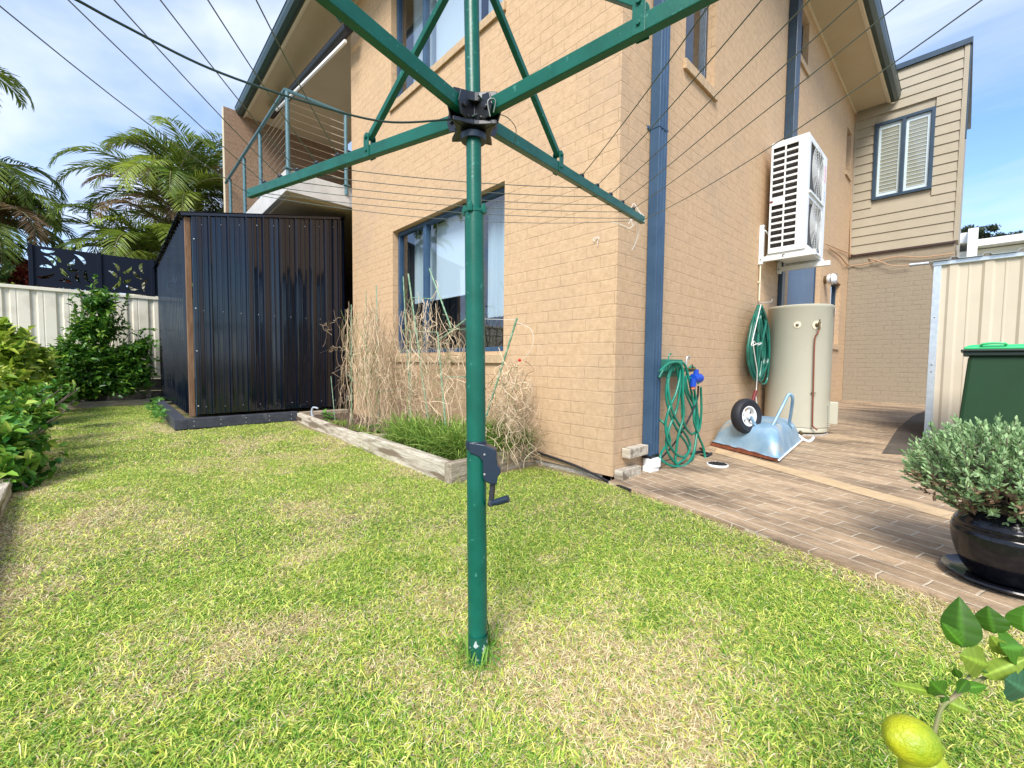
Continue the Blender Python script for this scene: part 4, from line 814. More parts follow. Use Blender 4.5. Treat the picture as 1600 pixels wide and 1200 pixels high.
# torn rusty front lip
rb = MB(); n_ = 26; pr = []
for i in range(n_+1):
    t = i/n_; o = A_.lerp(B_, t); up_ = .020+.030*math.sin(math.pi*min(1, t*1.05))**.6*(.75+.3*math.sin(i*1.1)*rnd(.4, 1))*(1-.45*t)
    inn = (cen-o).normalized(); out = Vector((B_.y-A_.y, A_.x-B_.x, 0)).normalized(); 
    if out.dot(cen-o) > 0: out = -out
    b_ = Vector((o.x, o.y, zg))+out*.006; pr += [b_, Vector((o.x, o.y, zg+up_))+inn*(up_*.22)+out*.010]
rb.add(pr, [(2*i, 2*i+2, 2*i+3, 2*i+1) for i in range(n_)]); RB = rb.build('rusty_lip', Mt['rust'], TR); q = RB.modifiers.new('t', 'SOLIDIFY'); q.thickness = .004
MB().tube([B_+Vector((.004, 0, .012-.01)), C_+Vector((.004, 0, .012))], .008, 6).build('rolled_rim', Mt['white'], TR)
def wp(px, py, y): return at(px, py, 1, y)
wc = wp(1166, 650, 4.05); axl = Vector((.93, -.36, .08)).normalized()
RW = .155
TY = MB().lathe([(RW*.58, -.034), (RW*.72, -.045), (RW*.88, -.044), (RW*.97, -.028), (RW, 0), (RW*.97, .028), (RW*.88, .044), (RW*.72, .045), (RW*.58, .034)], wc, 40, axis=axl, close=False)
WHL = thing('wheel', (0, 0, 0), None, None); WHL.parent = WB; WHL.location = wc-Vector(WB.location)
TY.build('tyre', Mt['rubber'], WHL, smooth=True)
rmb = MB().lathe([(RW*.60, -.028), (RW*.56, -.02), (RW*.50, -.012), (RW*.50, .012), (RW*.56, .02), (RW*.60, .03), (RW*.52, .033), (RW*.49, .02)], wc, 32, axis=axl, close=False).lathe([(.02, -.04), (.022, .04)], wc, 14, axis=axl)
aa = axl.orthogonal().normalized(); bb = axl.cross(aa)
for k in range(5):
    th = k*2*math.pi/5+.3; dd = aa*math.cos(th)+bb*math.sin(th); rmb.beam(wc+dd*.018, wc+dd*RW*.53, .028, .012, up=axl)
rmb.build('rim', Mt['white'], WHL, smooth=False)
hubp = wc+axl*.045
MB().tube([wc-axl*.05, wc+axl*.055], .008, 8).build('axle', Mt['zinc'], WB)
yb = 4.08
MB().tube(spline([hubp, wp(1182, 668, yb), wp(1188, 673, yb), wp(1196, 672, yb+.03), wp(1204, 668, yb+.08), wp(1208, 663, yb+.1), wp(1222, 636, yb+.2), wp(1231, 618, yb+.25), wp(1236, 617, yb+.27), wp(1238.5, 624, yb+.3), wp(1236, 645, yb+.4), wp(1234, 660, yb+.48), wp(1239, 667, yb+.5)], 5), .013, 10).build('frame_tube', Mt['tub'], WB, smooth=True)
MB().tube([wp(1172, 640, 4.35), wp(1181, 610, 4.4)], .016, 10).build('hand_grip', Mt['red'], WB, smooth=True)
MB().tube([wp(1150, 668, 4.4), wp(1172, 640, 4.35)], .012, 8).build('handle_tube', Mt['tub'], WB, smooth=True)
MB().tube(spline([C_+Vector((-.05, .05, .05)), at(1258, 688, 2, zg+.02), at(1266, 689, 2, zg+.02), at(1271, 684, 2, zg+.03)], 5), .014, 8).build('rear_handle', Mt['white'], WB, smooth=True)

# ------------------------------------------------------------------ cream shed
SH = thing('garden_shed', (.6, 6.9, PZ(6.1)), 'cream ribbed steel garden shed at the right edge behind the bin', 'shed')
sx0, sy = -.25, 6.10; szt = 1.83
ribfence(lambda u, d: (sx0+.03+u, sy+.0-d), 2.6, PZ(6.1)-.01, szt, 'front_sheet', Mt['shedw'], SH, None, pitch=.235, rd=.014)
ribfence(lambda u, d: (sx0+.004+d, sy+.02+u), 1.5, PZ(6.1)-.01, szt, 'side_sheet', Mt['shedw'], SH, None, pitch=.235, rd=.01)
MB().box((sx0-.012, sy-.02, PZ(6.1)-.01), (sx0+.045, sy+.03, szt)).build('corner_angle', Mt['zinc'], SH, bevel=.002)
mb = MB().box((sx0-.02, sy-.03, szt-.01), (2.6, sy+.05, szt+.03)); mb.build('eave_channel', Mt['zinc'], SH, bevel=.004)
us = []; u = 0
while u < 2.7:
    us += [(u, 0), (u+.15, 0), (u+.165, .022), (u+.20, .022), (u+.215, 0)]; u += .216
vs = []
for u, h_ in us: vs += [(sx0-.05+u, sy-.06, szt+.035+h_), (sx0-.05+u, sy+1.6, szt+.10+h_)]
rf = MB().add(vs, [(2*i, 2*i+2, 2*i+3, 2*i+1) for i in range(len(us)-1)]).build('roof_sheet', Mt['zinc'], SH); q = rf.modifiers.new('t', 'SOLIDIFY'); q.thickness = .003
sc = MB()
for i in range(9): sc.lathe([(.006, 0), (.004, .003)], (sx0+.13+i*.235, sy-.003, szt-.07), 6, axis=(0, -1, 0))
for z in (1.05, 1.12, 1.6): sc.lathe([(.007, 0), (.006, .003)], (sx0+.015, sy-.02, z-.3), 6, axis=(0, -1, 0))
sc.build('screws', Mt['acdark'], SH)
tag(MB().tube([at(1421, 414, 1, 6.3), at(1500, 406, 1, 6.3)], .016, 10).build('metal_pole', Mt['zinc'], smooth=True), 'thin metal pole sticking out left from under the cream shed roof', 'pole')

# ------------------------------------------------------------------ wheelie bin
bx, by, bz = .0, 5.0, PZ(5)+.006
BN = thing('wheelie_bin', (.25, 5.25, bz), 'dark green wheelie bin with bright green lid beside the cream shed', 'bin')
zt_ = .955
mb = MB(); a = [(bx-.035, by+.03), (bx+.50, by+.03), (bx+.50, by+.42), (bx-.035, by+.42)]; b = [(bx+.015, by), (bx+.535, by), (bx+.535, by+.52), (bx+.015, by+.52)]
lv_ = []
for t in (0, .12, .8, 1): lv_.append([(p[0]+(q[0]-p[0])*t, p[1]+(q[1]-p[1])*t, bz+.04+(zt_-bz-.1)*t) for p, q in zip(a, b)])
mb.add([v for l in lv_ for v in l], [(i*4+k, i*4+(k+1) % 4, (i+1)*4+(k+1) % 4, (i+1)*4+k) for i in range(3) for k in range(4)]+[(0, 3, 2, 1), (12, 13, 14, 15)])
mb.build('body', Mt['bin'], BN, bevel=.022)
MB().box((bx-.015, by-.03, zt_-.062), (bx+.565, by+.55, zt_-.030)).box((bx-.03, by-.045, zt_-.030), (bx+.58, by+.565, zt_-.012)).build('rim', Mt['binrim'], BN, bevel=.006)
vs = []
for (e, z) in ((0, zt_-.012), (.0, zt_+.006), (.03, zt_+.022), (.06, zt_+.026)): vs += [(bx-.012+e, by-.04+e, z), (bx+.575-e, by-.04+e, z), (bx+.575-e, by+.56-e, z+.012), (bx-.012+e, by+.56-e, z+.012)]
LD = MB().add(vs, [(i*4+k, i*4+(k+1) % 4, (i+1)*4+(k+1) % 4, (i+1)*4+k) for i in range(3) for k in range(4)]+[(12, 13, 14, 15), (3, 2, 1, 0)]).build('lid', Mt['lid'], BN, bevel=.006)
MB().tube(spline([(bx+.08, by-.03, zt_+.01), (bx+.085, by-.05, zt_+.026), (bx+.14, by-.055, zt_+.034), (bx+.20, by-.05, zt_+.03), (bx+.205, by-.03, zt_+.01)], 5), .008, 8).build('lid_handle', Mt['lid'], LD, smooth=True)
MB().tube([(bx+.05, by+.575, zt_-.02), (bx+.5, by+.575, zt_-.02)], .014, 8).build('handle_bar', Mt['binrim'], BN)
for x in (bx-.06, bx+.50): MB().lathe([(.10, 0), (.10, .045)], (x, by+.44, bz+.10), 24, axis=(1, 0, 0)).build('wheel', Mt['rubber'], BN, bevel=.006)

# ------------------------------------------------------------------ pot with lavender
pc = Vector((.135, 2.40, PZ(2.4)+.004)); PT = thing('plant_pot', pc, 'glossy black ribbed pot at the right edge of the paving', 'pot')
prof = [(.085, .018), (.098, .02), (.118, .05), (.134, .09), (.145, .13), (.150, .17)]
for i in range(7): z = .19+i*.012; r = .150-.0018*i-.0007*i*i; prof += [(r, z), (r-.005, z+.006)]
prof += [(.120, .285), (.122, .30), (.132, .305), (.132, .315), (.118, .316), (.112, .30), (.10, .29)]
MB().lathe(prof, pc, 64).build('pot_body', Mt['pot'], PT, smooth=True)
MB().lathe([(.113, .293), (.001, .297)], pc, 24, close=False).build('potting_soil', Mt['soil'], PT)
tag(MB().lathe([(.001, 0), (.12, 0), (.15, .006), (.168, .02), (.172, .022), (.168, .027), (.148, .014), (.12, .009), (.001, .009)], pc+Vector((0, 0, .001)), 56, close=False).build('saucer', Mt['pot'], smooth=True), 'black glazed saucer under the ribbed pot', 'saucer')
# ------------------------------------------------------------------ foliage helpers
def leafset(C, D, Nn, L, Wd, cols, name, m, parent=None, fold=.25, bend=.35, loc=None, kindtag=None):
    """C centres, D leaf directions, Nn leaf normals (n,3), L lengths, Wd widths, cols (n,3) -> one mesh of 6-vertex bent leaves"""
    C, D, Nn = map(lambda a: np.asarray(a, float), (C, D, Nn)); n = len(C); L = np.asarray(L, float).reshape(-1, 1)*np.ones((n, 1)); Wd = np.asarray(Wd, float).reshape(-1, 1)*np.ones((n, 1))
    D = D/np.linalg.norm(D, axis=1, keepdims=True); S = np.cross(D, Nn); S /= np.maximum(np.linalg.norm(S, axis=1, keepdims=True), 1e-6); U = np.cross(S, D)
    dr = -U*L*bend
    V = np.stack([C, C+D*L*.35+S*Wd*.5+U*Wd*fold, C+D*L*.45+dr*.15, C+D*L*.35-S*Wd*.5+U*Wd*fold, C+D*L*.75+S*Wd*.33+U*Wd*fold*.6+dr*.45, C+D*L*.75-S*Wd*.33+U*Wd*fold*.6+dr*.45, C+D*L+dr*.8], 1)
    F = np.array([[0, 1, 2], [0, 2, 3], [1, 4, 2], [2, 5, 3], [2, 4, 6], [2, 6, 5]])
    vs = V.reshape(-1, 3); fs = (F[None]+(np.arange(n)*7)[:, None, None]).reshape(-1, 3)
    return fastmesh(vs, fs, np.repeat(cols, 7, 0), name, m, parent, loc)
def fastmesh(vs, fs, cols, name, m, parent=None, loc=None):
    off = Vector(loc) if loc is not None else Vector(tuple(vs.min(0)*.5+vs.max(0)*.5))
    if parent is not None:
        off = Vector(parent.location); pp = parent.parent
        while pp is not None: off = off+Vector(pp.location); pp = pp.parent
    me = bpy.data.meshes.new(name); k = fs.shape[1]
    me.vertices.add(len(vs)); me.vertices.foreach_set('co', (vs-np.array(off)).astype(np.float32).ravel())
    me.loops.add(len(fs)*k); me.loops.foreach_set('vertex_index', fs.astype(np.int32).ravel())
    me.polygons.add(len(fs)); me.polygons.foreach_set('loop_start', (np.arange(len(fs))*k).astype(np.int32)); me.polygons.foreach_set('loop_total', np.full(len(fs), k, np.int32))
    me.update(calc_edges=True); a = me.color_attributes.new('tint', 'FLOAT_COLOR', 'POINT'); T = np.ones((len(vs), 4), np.float32); T[:, :3] = cols; a.data.foreach_set('color', T.ravel())
    me.materials.append(m); ob = bpy.data.objects.new(name, me); COL.objects.link(ob)
    if parent is not None: ob.parent = parent
    else: ob.location = off
    return ob
RS = np.random.RandomState(5)
def runit(n): v = RS.normal(size=(n, 3)); return v/np.linalg.norm(v, axis=1, keepdims=True)
def mixcol(a, b, t): t = np.asarray(t).reshape(-1, 1); return np.array(a)*(1-t)+np.array(b)*t
def shrub(name, base, blobs, nleaf, L, Wd, ca, cb, lab, cat, m=None, tipcol=None, group=None, twigs=40, young=.15, shoots=(), seed=1):
    """blobs: (cx,cy,cz,rx,ry,rz,weight); leaves sit along branchlets so the crown has gaps and an uneven outline"""
    global RS
    RS = np.random.RandomState(seed); T = thing(name, base, lab, cat, group); tw = MB(); C = []; D = []; base = Vector(base); topz = max(b[2]+b[5] for b in blobs)
    w = np.array([b[6] for b in blobs], float); w /= w.sum(); nb = nleaf//11; TC = []
    for i in range(nb+len(shoots)):
        if i < nb:
            b = blobs[RS.choice(len(blobs), p=w)]; u = RS.normal(size=3); u /= np.linalg.norm(u); r = RS.rand()**.38
            tip = np.array(b[:3])+u*r*np.array(b[3:6])*(1+.18*RS.normal()); out = u*np.array([1, 1, .8])+np.array([0, 0, .55])+RS.normal(size=3)*.45; k = 11; ln = .16*L/.06
        else: tip = np.array(shoots[i-nb][:3]); out = np.array(shoots[i-nb][3:6]); k = 16; ln = shoots[i-nb][6]
        out = out/np.linalg.norm(out); st = tip-out*ln
        if i % max(1, nb//twigs) == 0 or i >= nb: 
            b0 = base+Vector((RS.normal()*.05, RS.normal()*.05, 0)); md = (Vector(st)+b0)/2+Vector((0, 0, .1*(topz-base.z)))
            tw.tube(spline([b0, md, Vector(st), Vector(tip)], 4), [.008]*5+[.005]*4+[.003]*3+[.0015], 5)
        for j in range(k):
            t = j/(k-1); C.append(st+(tip-st)*t+RS.normal(size=3)*.008); a = RS.rand()*6.28; pv = np.cross(out, [0.3, .2, 1]); pv /= np.linalg.norm(pv); qv = np.cross(out, pv)
            D.append(out*(.45+.9*t)+(pv*math.cos(a)+qv*math.sin(a))*1.0); TC.append(t)
    C = np.array(C); D = np.array(D); n = len(C); Nn = np.tile([0, 0, 1.], (n, 1))+RS.normal(size=(n, 3))*.45
    c = mixcol(ca, cb, np.clip(RS.normal(.45, .3, n), 0, 1)); TC = np.array(TC)
    if tipcol is not None:
        sel = (TC > .6) & (RS.rand(n) < young); c[sel] = mixcol(np.array(cb), np.array(tipcol), RS.rand(sel.sum()))
    tw.build('branches', Mt['bark'], T, smooth=True)
    leafset(C, D, Nn, L*(.6+.6*RS.rand(n)), Wd*(.7+.5*RS.rand(n)), c, 'foliage', m or Mt['leaf'], T); return T

# corner shrub in front of the cream fence
sb = at(150, 632, 0, -9.95)
P_ = lambda px, py, x: tuple(at(px, py, 0, x))
bl = []
for px, py, rx, rz, w in ((150, 575, .42, .42, 3), (115, 555, .40, .30, 2), (190, 565, .40, .32, 2), (150, 510, .36, .28, 2), (155, 470, .22, .20, 1), (85, 570, .30, .22, 1), (215, 540, .22, .2, .6), (215, 580, .25, .2, .8), (120, 605, .35, .15, 1.3), (190, 600, .35, .16, 1.3)):
    c = P_(px, py, -9.75); bl.append((*c, .3, rx, rz, w))
sh = [(*P_(148, 432, -9.7), 0, .05, 1, .4), (*P_(125, 455, -9.7), 0, -.1, 1, .35), (*P_(200, 462, -9.7), 0, .3, 1, .3), (*P_(238, 513, -9.7), 0, 1, .35, .3), (*P_(243, 535, -9.7), 0, 1, .2, .3), (*P_(180, 470, -9.7), 0, .1, 1, .3), (*P_(65, 545, -9.7), 0, -1, .3, .3), (*P_(112, 470, -9.7), 0, -.2, 1, .25), (*P_(235, 575, -9.7), 0, 1, 0, .25), (*P_(170, 490, -9.5), .5, .1, 1, .25)]
shrub('garden_shrub', (-9.95, sb.y, .03), bl, 11000, .088, .048, (.03, .11, .014), (.12, .28, .03), 'dark green leafy shrub against the cream fence behind the lawn', 'shrub', tipcol=(.24, .38, .04), young=.35, shoots=sh, twigs=60, seed=3)
# yellow green bush further along the left border, then the dark one nearer the camera
bl = []
for px, py, y, rr, w in ((8, 545, -.95, .26, 2), (45, 560, -.85, .24, 2), (25, 600, -.85, .25, 2), (70, 580, -.78, .15, 1), (0, 520, -1.0, .15, 1), (75, 605, -.72, .14, 1)):
    c = at(px, py, 1, y); bl.append((c.x, c.y, c.z, rr*1.3, rr*.8, rr, w))
def yb(px, py, y): return tuple(at(px, py, 1, y))
sh = [(*yb(45, 515, -.85), 0, .1, 1, .3), (*yb(95, 540, -.72), .5, .3, .6, .3), (*yb(10, 503, -.95), 0, 0, 1, .3)]
bb_ = at(30, 640, 1, -.9); shrub('border_bush', (bb_.x-.2, -1.0, .03), bl, 3200, .12, .06, (.13, .26, .02), (.38, .50, .05), 'yellow green bush on the left border below the cream fence', 'bush', tipcol=(.62, .62, .12), young=.5, shoots=sh, seed=4)
bl = []
for px, py, y, rr, w in ((50, 620, -.58, .13, 2), (85, 612, -.50, .09, 2), (20, 650, -.55, .16, 2), (10, 690, -.52, .15, 2), (34, 700, -.47, .08, 1), (5, 735, -.50, .12, 1.5), (60, 640, -.48, .08, 1.3), (28, 745, -.46, .06, .8), (50, 722, -.44, .035, .5)):
    c = at(px, py, 1, y); bl.append((c.x, c.y, c.z, rr*1.5, rr, rr, w))
sh = [(*yb(112, 606, -.46), .2, .5, .4, .25), (*yb(122, 628, -.44), .1, .6, .15, .3), (*yb(100, 575, -.5), .1, .3, .8, .25), (*yb(78, 690, -.40), .2, .6, .0, .2), (*yb(82, 722, -.40), .2, .6, -.2, .2), (*yb(85, 752, -.38), .2, .6, -.1, .2), (*yb(60, 775, -.38), .2, .4, -.5, .2), (*yb(95, 700, -.38), .2, .6, .2, .2)]
shrub('border_bush', (-3.9, -.62, .03), bl, 2300, .08, .05, (.03, .13, .02), (.18, .36, .04), 'dark green bush leaning over the near end of the left lawn edging', 'bush', m=Mt['leafg'], tipcol=(.38, .45, .08), young=.35, shoots=sh, twigs=30, seed=6)

# lavender-like shrub in the pot
RS = np.random.RandomState(9); T = thing('potted_shrub', pc+Vector((0, 0, .29)), 'grey green lavender shrub spilling over the black pot', 'shrub')
C = []; D = []; Nn = []; cl = []; st_ = MB(); L = []
for i in range(1500):
    u = RS.normal(size=3); u[2] = u[2]*.8+.28; u /= np.linalg.norm(u); r = .72+.30*RS.rand()
    ctr = np.array([pc.x+.0, pc.y+.0, .405]); rad = np.array([.29, .29, .205 if u[2] > 0 else .16])
    tip = ctr+u*rad*r*(1+.06*RS.normal()); dr = u*.75+np.array([0, 0, .7])+RS.normal(size=3)*.2; dr /= np.linalg.norm(dr); dead = u[2] < .05 and RS.rand() < .5
    g = RS.rand()
    if i % 5 == 0: st_.tube([np.array([pc.x, pc.y, .31])+RS.normal(size=3)*.03, tip*.6+ctr*.4-np.array([0, 0, .03]), tip-dr*.03, tip], .0016, 4)
    elif i % 2 == 0: st_.tube([tip-dr*.07, tip], .0012, 3)
    for j in range(9):
        t = j/8; a = RS.rand()*6.28; pv = np.cross(dr, [.3, .5, .2]); pv /= np.linalg.norm(pv); qv = np.cross(dr, pv); C.append(tip-dr*.045*(1-t)); sp = 1.1-.75*t
        D.append(dr*(.5+.6*t)+(pv*math.cos(a)+qv*math.sin(a))*sp); Nn.append(dr); L.append(.024-.006*t)
        cl.append(mixcol((.14, .27, .09), (.44, .60, .30), [g*.6+.4*RS.rand()])[0] if not dead or t > .7 else mixcol((.16, .09, .05), (.34, .22, .13), [RS.rand()])[0])
st_.build('stems', Mt['bark'], T)
leafset(C, D, Nn, np.array(L), .0082, np.array(cl), 'foliage', Mt['lav'], T, fold=.1, bend=-.1)

# lemon tree branch reaching in at the lower right
LT = thing('lemon_tree', (.42, .78, 0), 'lemon tree branch with big glossy leaves reaching in at the lower right', 'lemon tree')
dL = .60
q = lambda px, py, d=dL: dep(px, py, d)
LT_tr = MB().tube(spline([(.42, .78, -.02), (.40, .80, .2), (.34, .82, .38), q(1680, 1010, .66)], 5), [.02]*6+[.014]*5+[.008]*5, 8)
LT_tr.tube(spline([(.36, .82, .34), q(1660, 1010, .66), q(1600, 1040, .64), q(1530, 1062, .62), q(1490, 1090, .60), q(1472, 1105, .60), q(1462, 1135, .6), q(1456, 1155, .6)], 5), .0026, 8)
LT_tr.tube(spline([q(1485, 1093, .60), q(1500, 1075, .60), q(1520, 1050, .61)], 4), .002, 6).tube(spline([q(1475, 1088, .60), q(1440, 1083, .60), q(1420, 1074, .6)], 4), .0013, 6)
LT_tr.tube(spline([q(1470, 1100, .60), q(1463, 1130, .61), q(1459, 1150, .61)], 4), .0024, 6).tube(spline([q(1462, 1135, .6), q(1460, 1170, .62), q(1462, 1185, .62)], 4), .002, 6)
LT_tr.build('branch', Mt['twig'], LT, smooth=True)
def bigleaf(base, tip, wid, d0, d1, col, curl=.15, face=None, roll=0, nm='leaf'):
    b = dep(*base, d0); t = dep(*tip, d1); ax = t-b; Ln = ax.length; ax.normalize(); vn = -(b-Vector((0, 0, CH))).normalized(); s = ax.cross(vn).normalized(); u = s.cross(ax); 
    s2 = s*math.cos(roll)+u*math.sin(roll); u2 = s2.cross(ax)*-1; w = wid*.5*Ln; nU = 14; nV = 8; vs = []
    for i in range(nU+1):
        v = i/nU; ww = w*(math.sin(math.pi*min(1, (v**.78)))**.9)*(1-.25*v)*1.15+.0002
        for j in range(nV+1):
            a = (j/nV-.5)*2; vs.append(b+ax*(Ln*v)+s2*(ww*a)+u2*(abs(a)**1.3*ww*.35+ww*.05*math.sin(v*22+a)*abs(a)-curl*Ln*4*v*(1-v)*.35-curl*Ln*v*v*.3))
    mb = MB().add(vs, [(i*(nV+1)+j, i*(nV+1)+j+1, (i+1)*(nV+1)+j+1, (i+1)*(nV+1)+j) for i in range(nU) for j in range(nV)])
    T_ = np.tile(np.array(col), (len(vs), 1)); 
    for i in range(nU+1):
        T_[i*(nV+1)+nV//2] *= 1.7
        if i % 2 == 0: T_[i*(nV+1):(i+1)*(nV+1)] *= 1.18
    return mb.build(nm, Mt['leafg'], LT, smooth=True, tints=T_)
G_, GY, GD = (.055, .15, .012), (.17, .25, .03), (.035, .095, .008)
for a in (((1503, 1012), (1499, 932), .60, .60, .62, GD, .1), ((1505, 1010), (1471, 972), .5, .60, .61, G_, .1), ((1553, 990), (1543, 946), .95, .62, .63, GD, .1), ((1573, 1025), (1545, 990), .5, .61, .61, GY, .2), ((1600, 1012), (1562, 1012), .95, .61, .60, G_, .1), ((1536, 1056), (1608, 1028), .36, .61, .60, GY, .25), ((1604, 990), (1602, 945), 1.0, .62, .63, G_, .1), ((1612, 1085), (1566, 1058), .75, .60, .59, (.04, .12, .06), .15),
          ((1545, 1040), (1492, 1020), .55, .61, .59, GY, .2), ((1590, 1062), (1625, 1040), .7, .60, .6, GD, .1), ((1500, 1060), (1490, 1042), .6, .6, .6, GD, .2), ((1476, 1085), (1448, 1060), .62, .60, .59, G_, .3), ((1468, 1084), (1385, 1066), .16, .60, .60, GY, .15), ((1480, 1096), (1516, 1112), .75, .60, .585, GY, .1), ((1478, 1085), (1474, 1110), .4, .6, .6, GD, .2), ((1505, 1075), (1540, 1072), .45, .6, .6, G_, .3), ((1512, 1062), (1495, 1085), .4, .6, .59, GD, .2), ((1458, 1040), (1452, 1022), .5, .6, .61, GY, .3), ((1520, 1040), (1545, 1052), .4, .61, .6, GD, .2)):
    bigleaf(a[0], a[1], a[2], a[3], a[4], a[5], a[6])
def lemon(px, py, d, r, ln, axis):
    ax = Vector(axis).normalized(); prof = []
    for i in range(25):
        t = i/24; th = math.pi*t; rr = r*math.sin(th)**.9; h = -ln*math.cos(th)
        if t > .9: rr += .0025*(1-t)*10; h += (t-.9)*.035
        prof.append((max(rr, .0005), h))
    return MB().lathe(prof, q(px, py, d), 36, axis=ax).build('lemon', Mt['lemon'], LT, smooth=True)
lemon(1424, 1156, .60, .0295, .0345, -CR*.9+CU*.15-CF*.1); lemon(1444, 1204, .63, .028, .034, -CR*.5-CU*.8)

# ------------------------------------------------------------------ palms, hedge, far things
def palm(base, height, nf, fl, lab, seed, name='palm_tree', az0=0, az1=6.28, clump=1, lw=.03, ca=(.06, .13, .02), cb=(.30, .38, .06), group='palms beyond the cream fence', spread=.5, up=(.3, 1.25), nl=46, ll=.36):
    global RS
    RS = np.random.RandomState(seed); T = thing(name, base, lab, 'palm', group); base = Vector(base); tr = MB(); crowns = []
    for c in range(clump):
        o = Vector((RS.normal()*spread*.5, RS.normal()*spread, 0)) if clump > 1 else Vector((0, 0, 0)); top = base+o+Vector((0, 0, height*(1 if clump == 1 else .48+.66*(c+.5)/clump)))
        tr.tube([base+o*.5, (base+o*.8+top)/2-Vector((0, 0, height*.05)), top], [.10, .075, .055], 10); crowns.append(top)
    tr.build('trunk', Mt['bark'], T, smooth=True)
    for k in range(nf):
        top = crowns[k % len(crowns)]; a = az0+(az1-az0)*(k/nf)+RS.normal()*.12; el = up[0]+(up[1]-up[0])*RS.rand(); h = Vector((math.cos(a), math.sin(a), 0)); P = []; p = top.copy(); n = 14; e = el
        L = fl*(.75+.4*RS.rand())
        for i in range(n+1): P.append(p.copy()); p = p+(h*math.cos(e)+Vector((0, 0, math.sin(e))))*(L/n); e -= (.05+.13*i/n)*(1.2+.6*RS.rand())
        C = []; D = []; Nn = []; LL = []; cols = []; fc = RS.rand(); dead = RS.rand() < .10
        for j in range(nl):
            t = .16+.84*j/(nl-1); f = t*n; i = min(int(f), n-1); pt = P[i].lerp(P[i+1], f-i); tg = (P[i+1]-P[i]).normalized(); sd_ = tg.cross(Vector((0, 0, 1))).normalized(); un = sd_.cross(tg)
            for sg in (-1, 1):
                C.append(pt); d = sd_*sg*(1.0-.35*t)+tg*(.55+.5*t)+un*(.35-.1*t)+Vector(RS.normal(size=3)*.07); D.append(d); Nn.append(un); LL.append(ll*math.sin(math.pi*(.14+.80*t))**.7*(.9+.2*RS.rand()))
                cols.append(mixcol((.16, .10, .05), (.30, .20, .10), [RS.rand()])[0] if dead else mixcol(ca, cb, [min(1, fc*.6+.5*RS.rand())])[0])
        ob = leafset(C, D, Nn, np.array(LL), lw, np.array(cols), 'frond', Mt['frond'], T, fold=.10, bend=.45)
        rch = MB().tube(P, [.012-.0095*i/n for i in range(n+1)], 5).build('midrib', Mt['twig'], ob)
pb_ = at(300, 330, 0, -12.6)
palm((-12.6, pb_.y, -.1), 4.5, 125, 2.1, 'large green palm clump between the cream fence and the brown blade wall', 21, clump=9, spread=.5, up=(.4, 1.52), lw=.022, ca=(.04, .11, .015), cb=(.36, .44, .06), ll=.46, nl=44)
lb = at(-22, 300, 0, -12.5)
palm((-12.5, lb.y, -.1), 4.1, 76, 1.65, 'tall palm at the left photo edge above the red shrub', 22, clump=3, spread=.3, up=(-.1, 1.2), lw=.026, ll=.40, nl=46, cb=(.30, .38, .06))
lb2 = at(-55, 180, 0, -11.8)
palm((-11.8, lb2.y-.4, -.1), 5.6, 12, 1.3, 'highest palm with only frond tips showing at the left photo edge', 24, up=(.1, .9), lw=.032)
def quickshrub(px, py, x, rr, n, Lf, ca, cb, lab, cat, tip, seed, grp=None, zb=0):
    c = at(px, py, 0, x); return shrub('fence_shrub', (x, c.y, zb), [(x, c.y, c.z, rr[0], rr[1], rr[2], 1), (x, c.y, c.z-rr[2]*.8, rr[0], rr[1]*1.2, rr[2], 1)], n, Lf, Lf*.45, ca, cb, lab, cat, tipcol=tip, young=.5, group=grp, twigs=20, seed=seed)
quickshrub(30, 425, -12.2, (.4, .50, .38), 1500, .10, (.20, .02, .02), (.42, .06, .05), 'red leaved shrub behind the left end of the cream fence', 'shrub', (.10, .14, .03), 31)
quickshrub(-8, 418, -11.6, (.35, .36, .34), 900, .08, (.05, .12, .03), (.14, .24, .06), 'grey green rounded shrub at the left photo edge behind the fence', 'shrub', (.3, .36, .1), 32)
quickshrub(110, 425, -12.6, (.5, .9, .32), 1800, .09, (.02, .06, .012), (.06, .14, .02), 'dark green shrub seen through the black leaf screens', 'shrub', (.25, .04, .05), 33)
hd = at(20, 448, 0, -11.4)
quickshrub(18, 450, -11.2, (.3, .7, .10), 900, .06, (.10, .16, .02), (.30, .34, .06), 'low clipped yellow green hedge just above the cream fence top', 'hedge', (.4, .42, .1), 34)
# neighbour's gabled house to the left
g0, g1 = at(180, 405, 0, -17), at(240, 376, 0, -17); sl_ = (g1.z-g0.z)/(g1.y-g0.y)
NH = thing('neighbour_house', (-19, g0.y+3, -.1), 'tan gabled house behind the palms and the black screens', 'house')
ya_, yr_, yz_ = g0.y, g0.y+3.0, g0.y+6.0; zr_ = g0.z+sl_*3.0
MB().prism([(-17.1, ya_+.4, -.1), (-17.1, yz_-.4, -.1), (-17.1, yz_-.4, g0.z+sl_*.4-.1), (-17.1, yr_, zr_-.1), (-17.1, ya_+.4, g0.z+sl_*.4-.1)], (-7, 0, 0)).build('wall', Mt['gcream'], NH)
MB().prism([(-16.9, ya_, g0.z-.10), (-16.9, yr_, zr_-.10), (-16.9, yr_, zr_), (-16.9, ya_, g0.z)], (-7.4, 0, 0)).prism([(-16.9, yz_, g0.z-.10), (-16.9, yr_+.002, zr_-.10), (-16.9, yr_+.002, zr_), (-16.9, yz_, g0.z)], (-7.4, 0, 0)).build('roof', Mt['gutter'], NH)
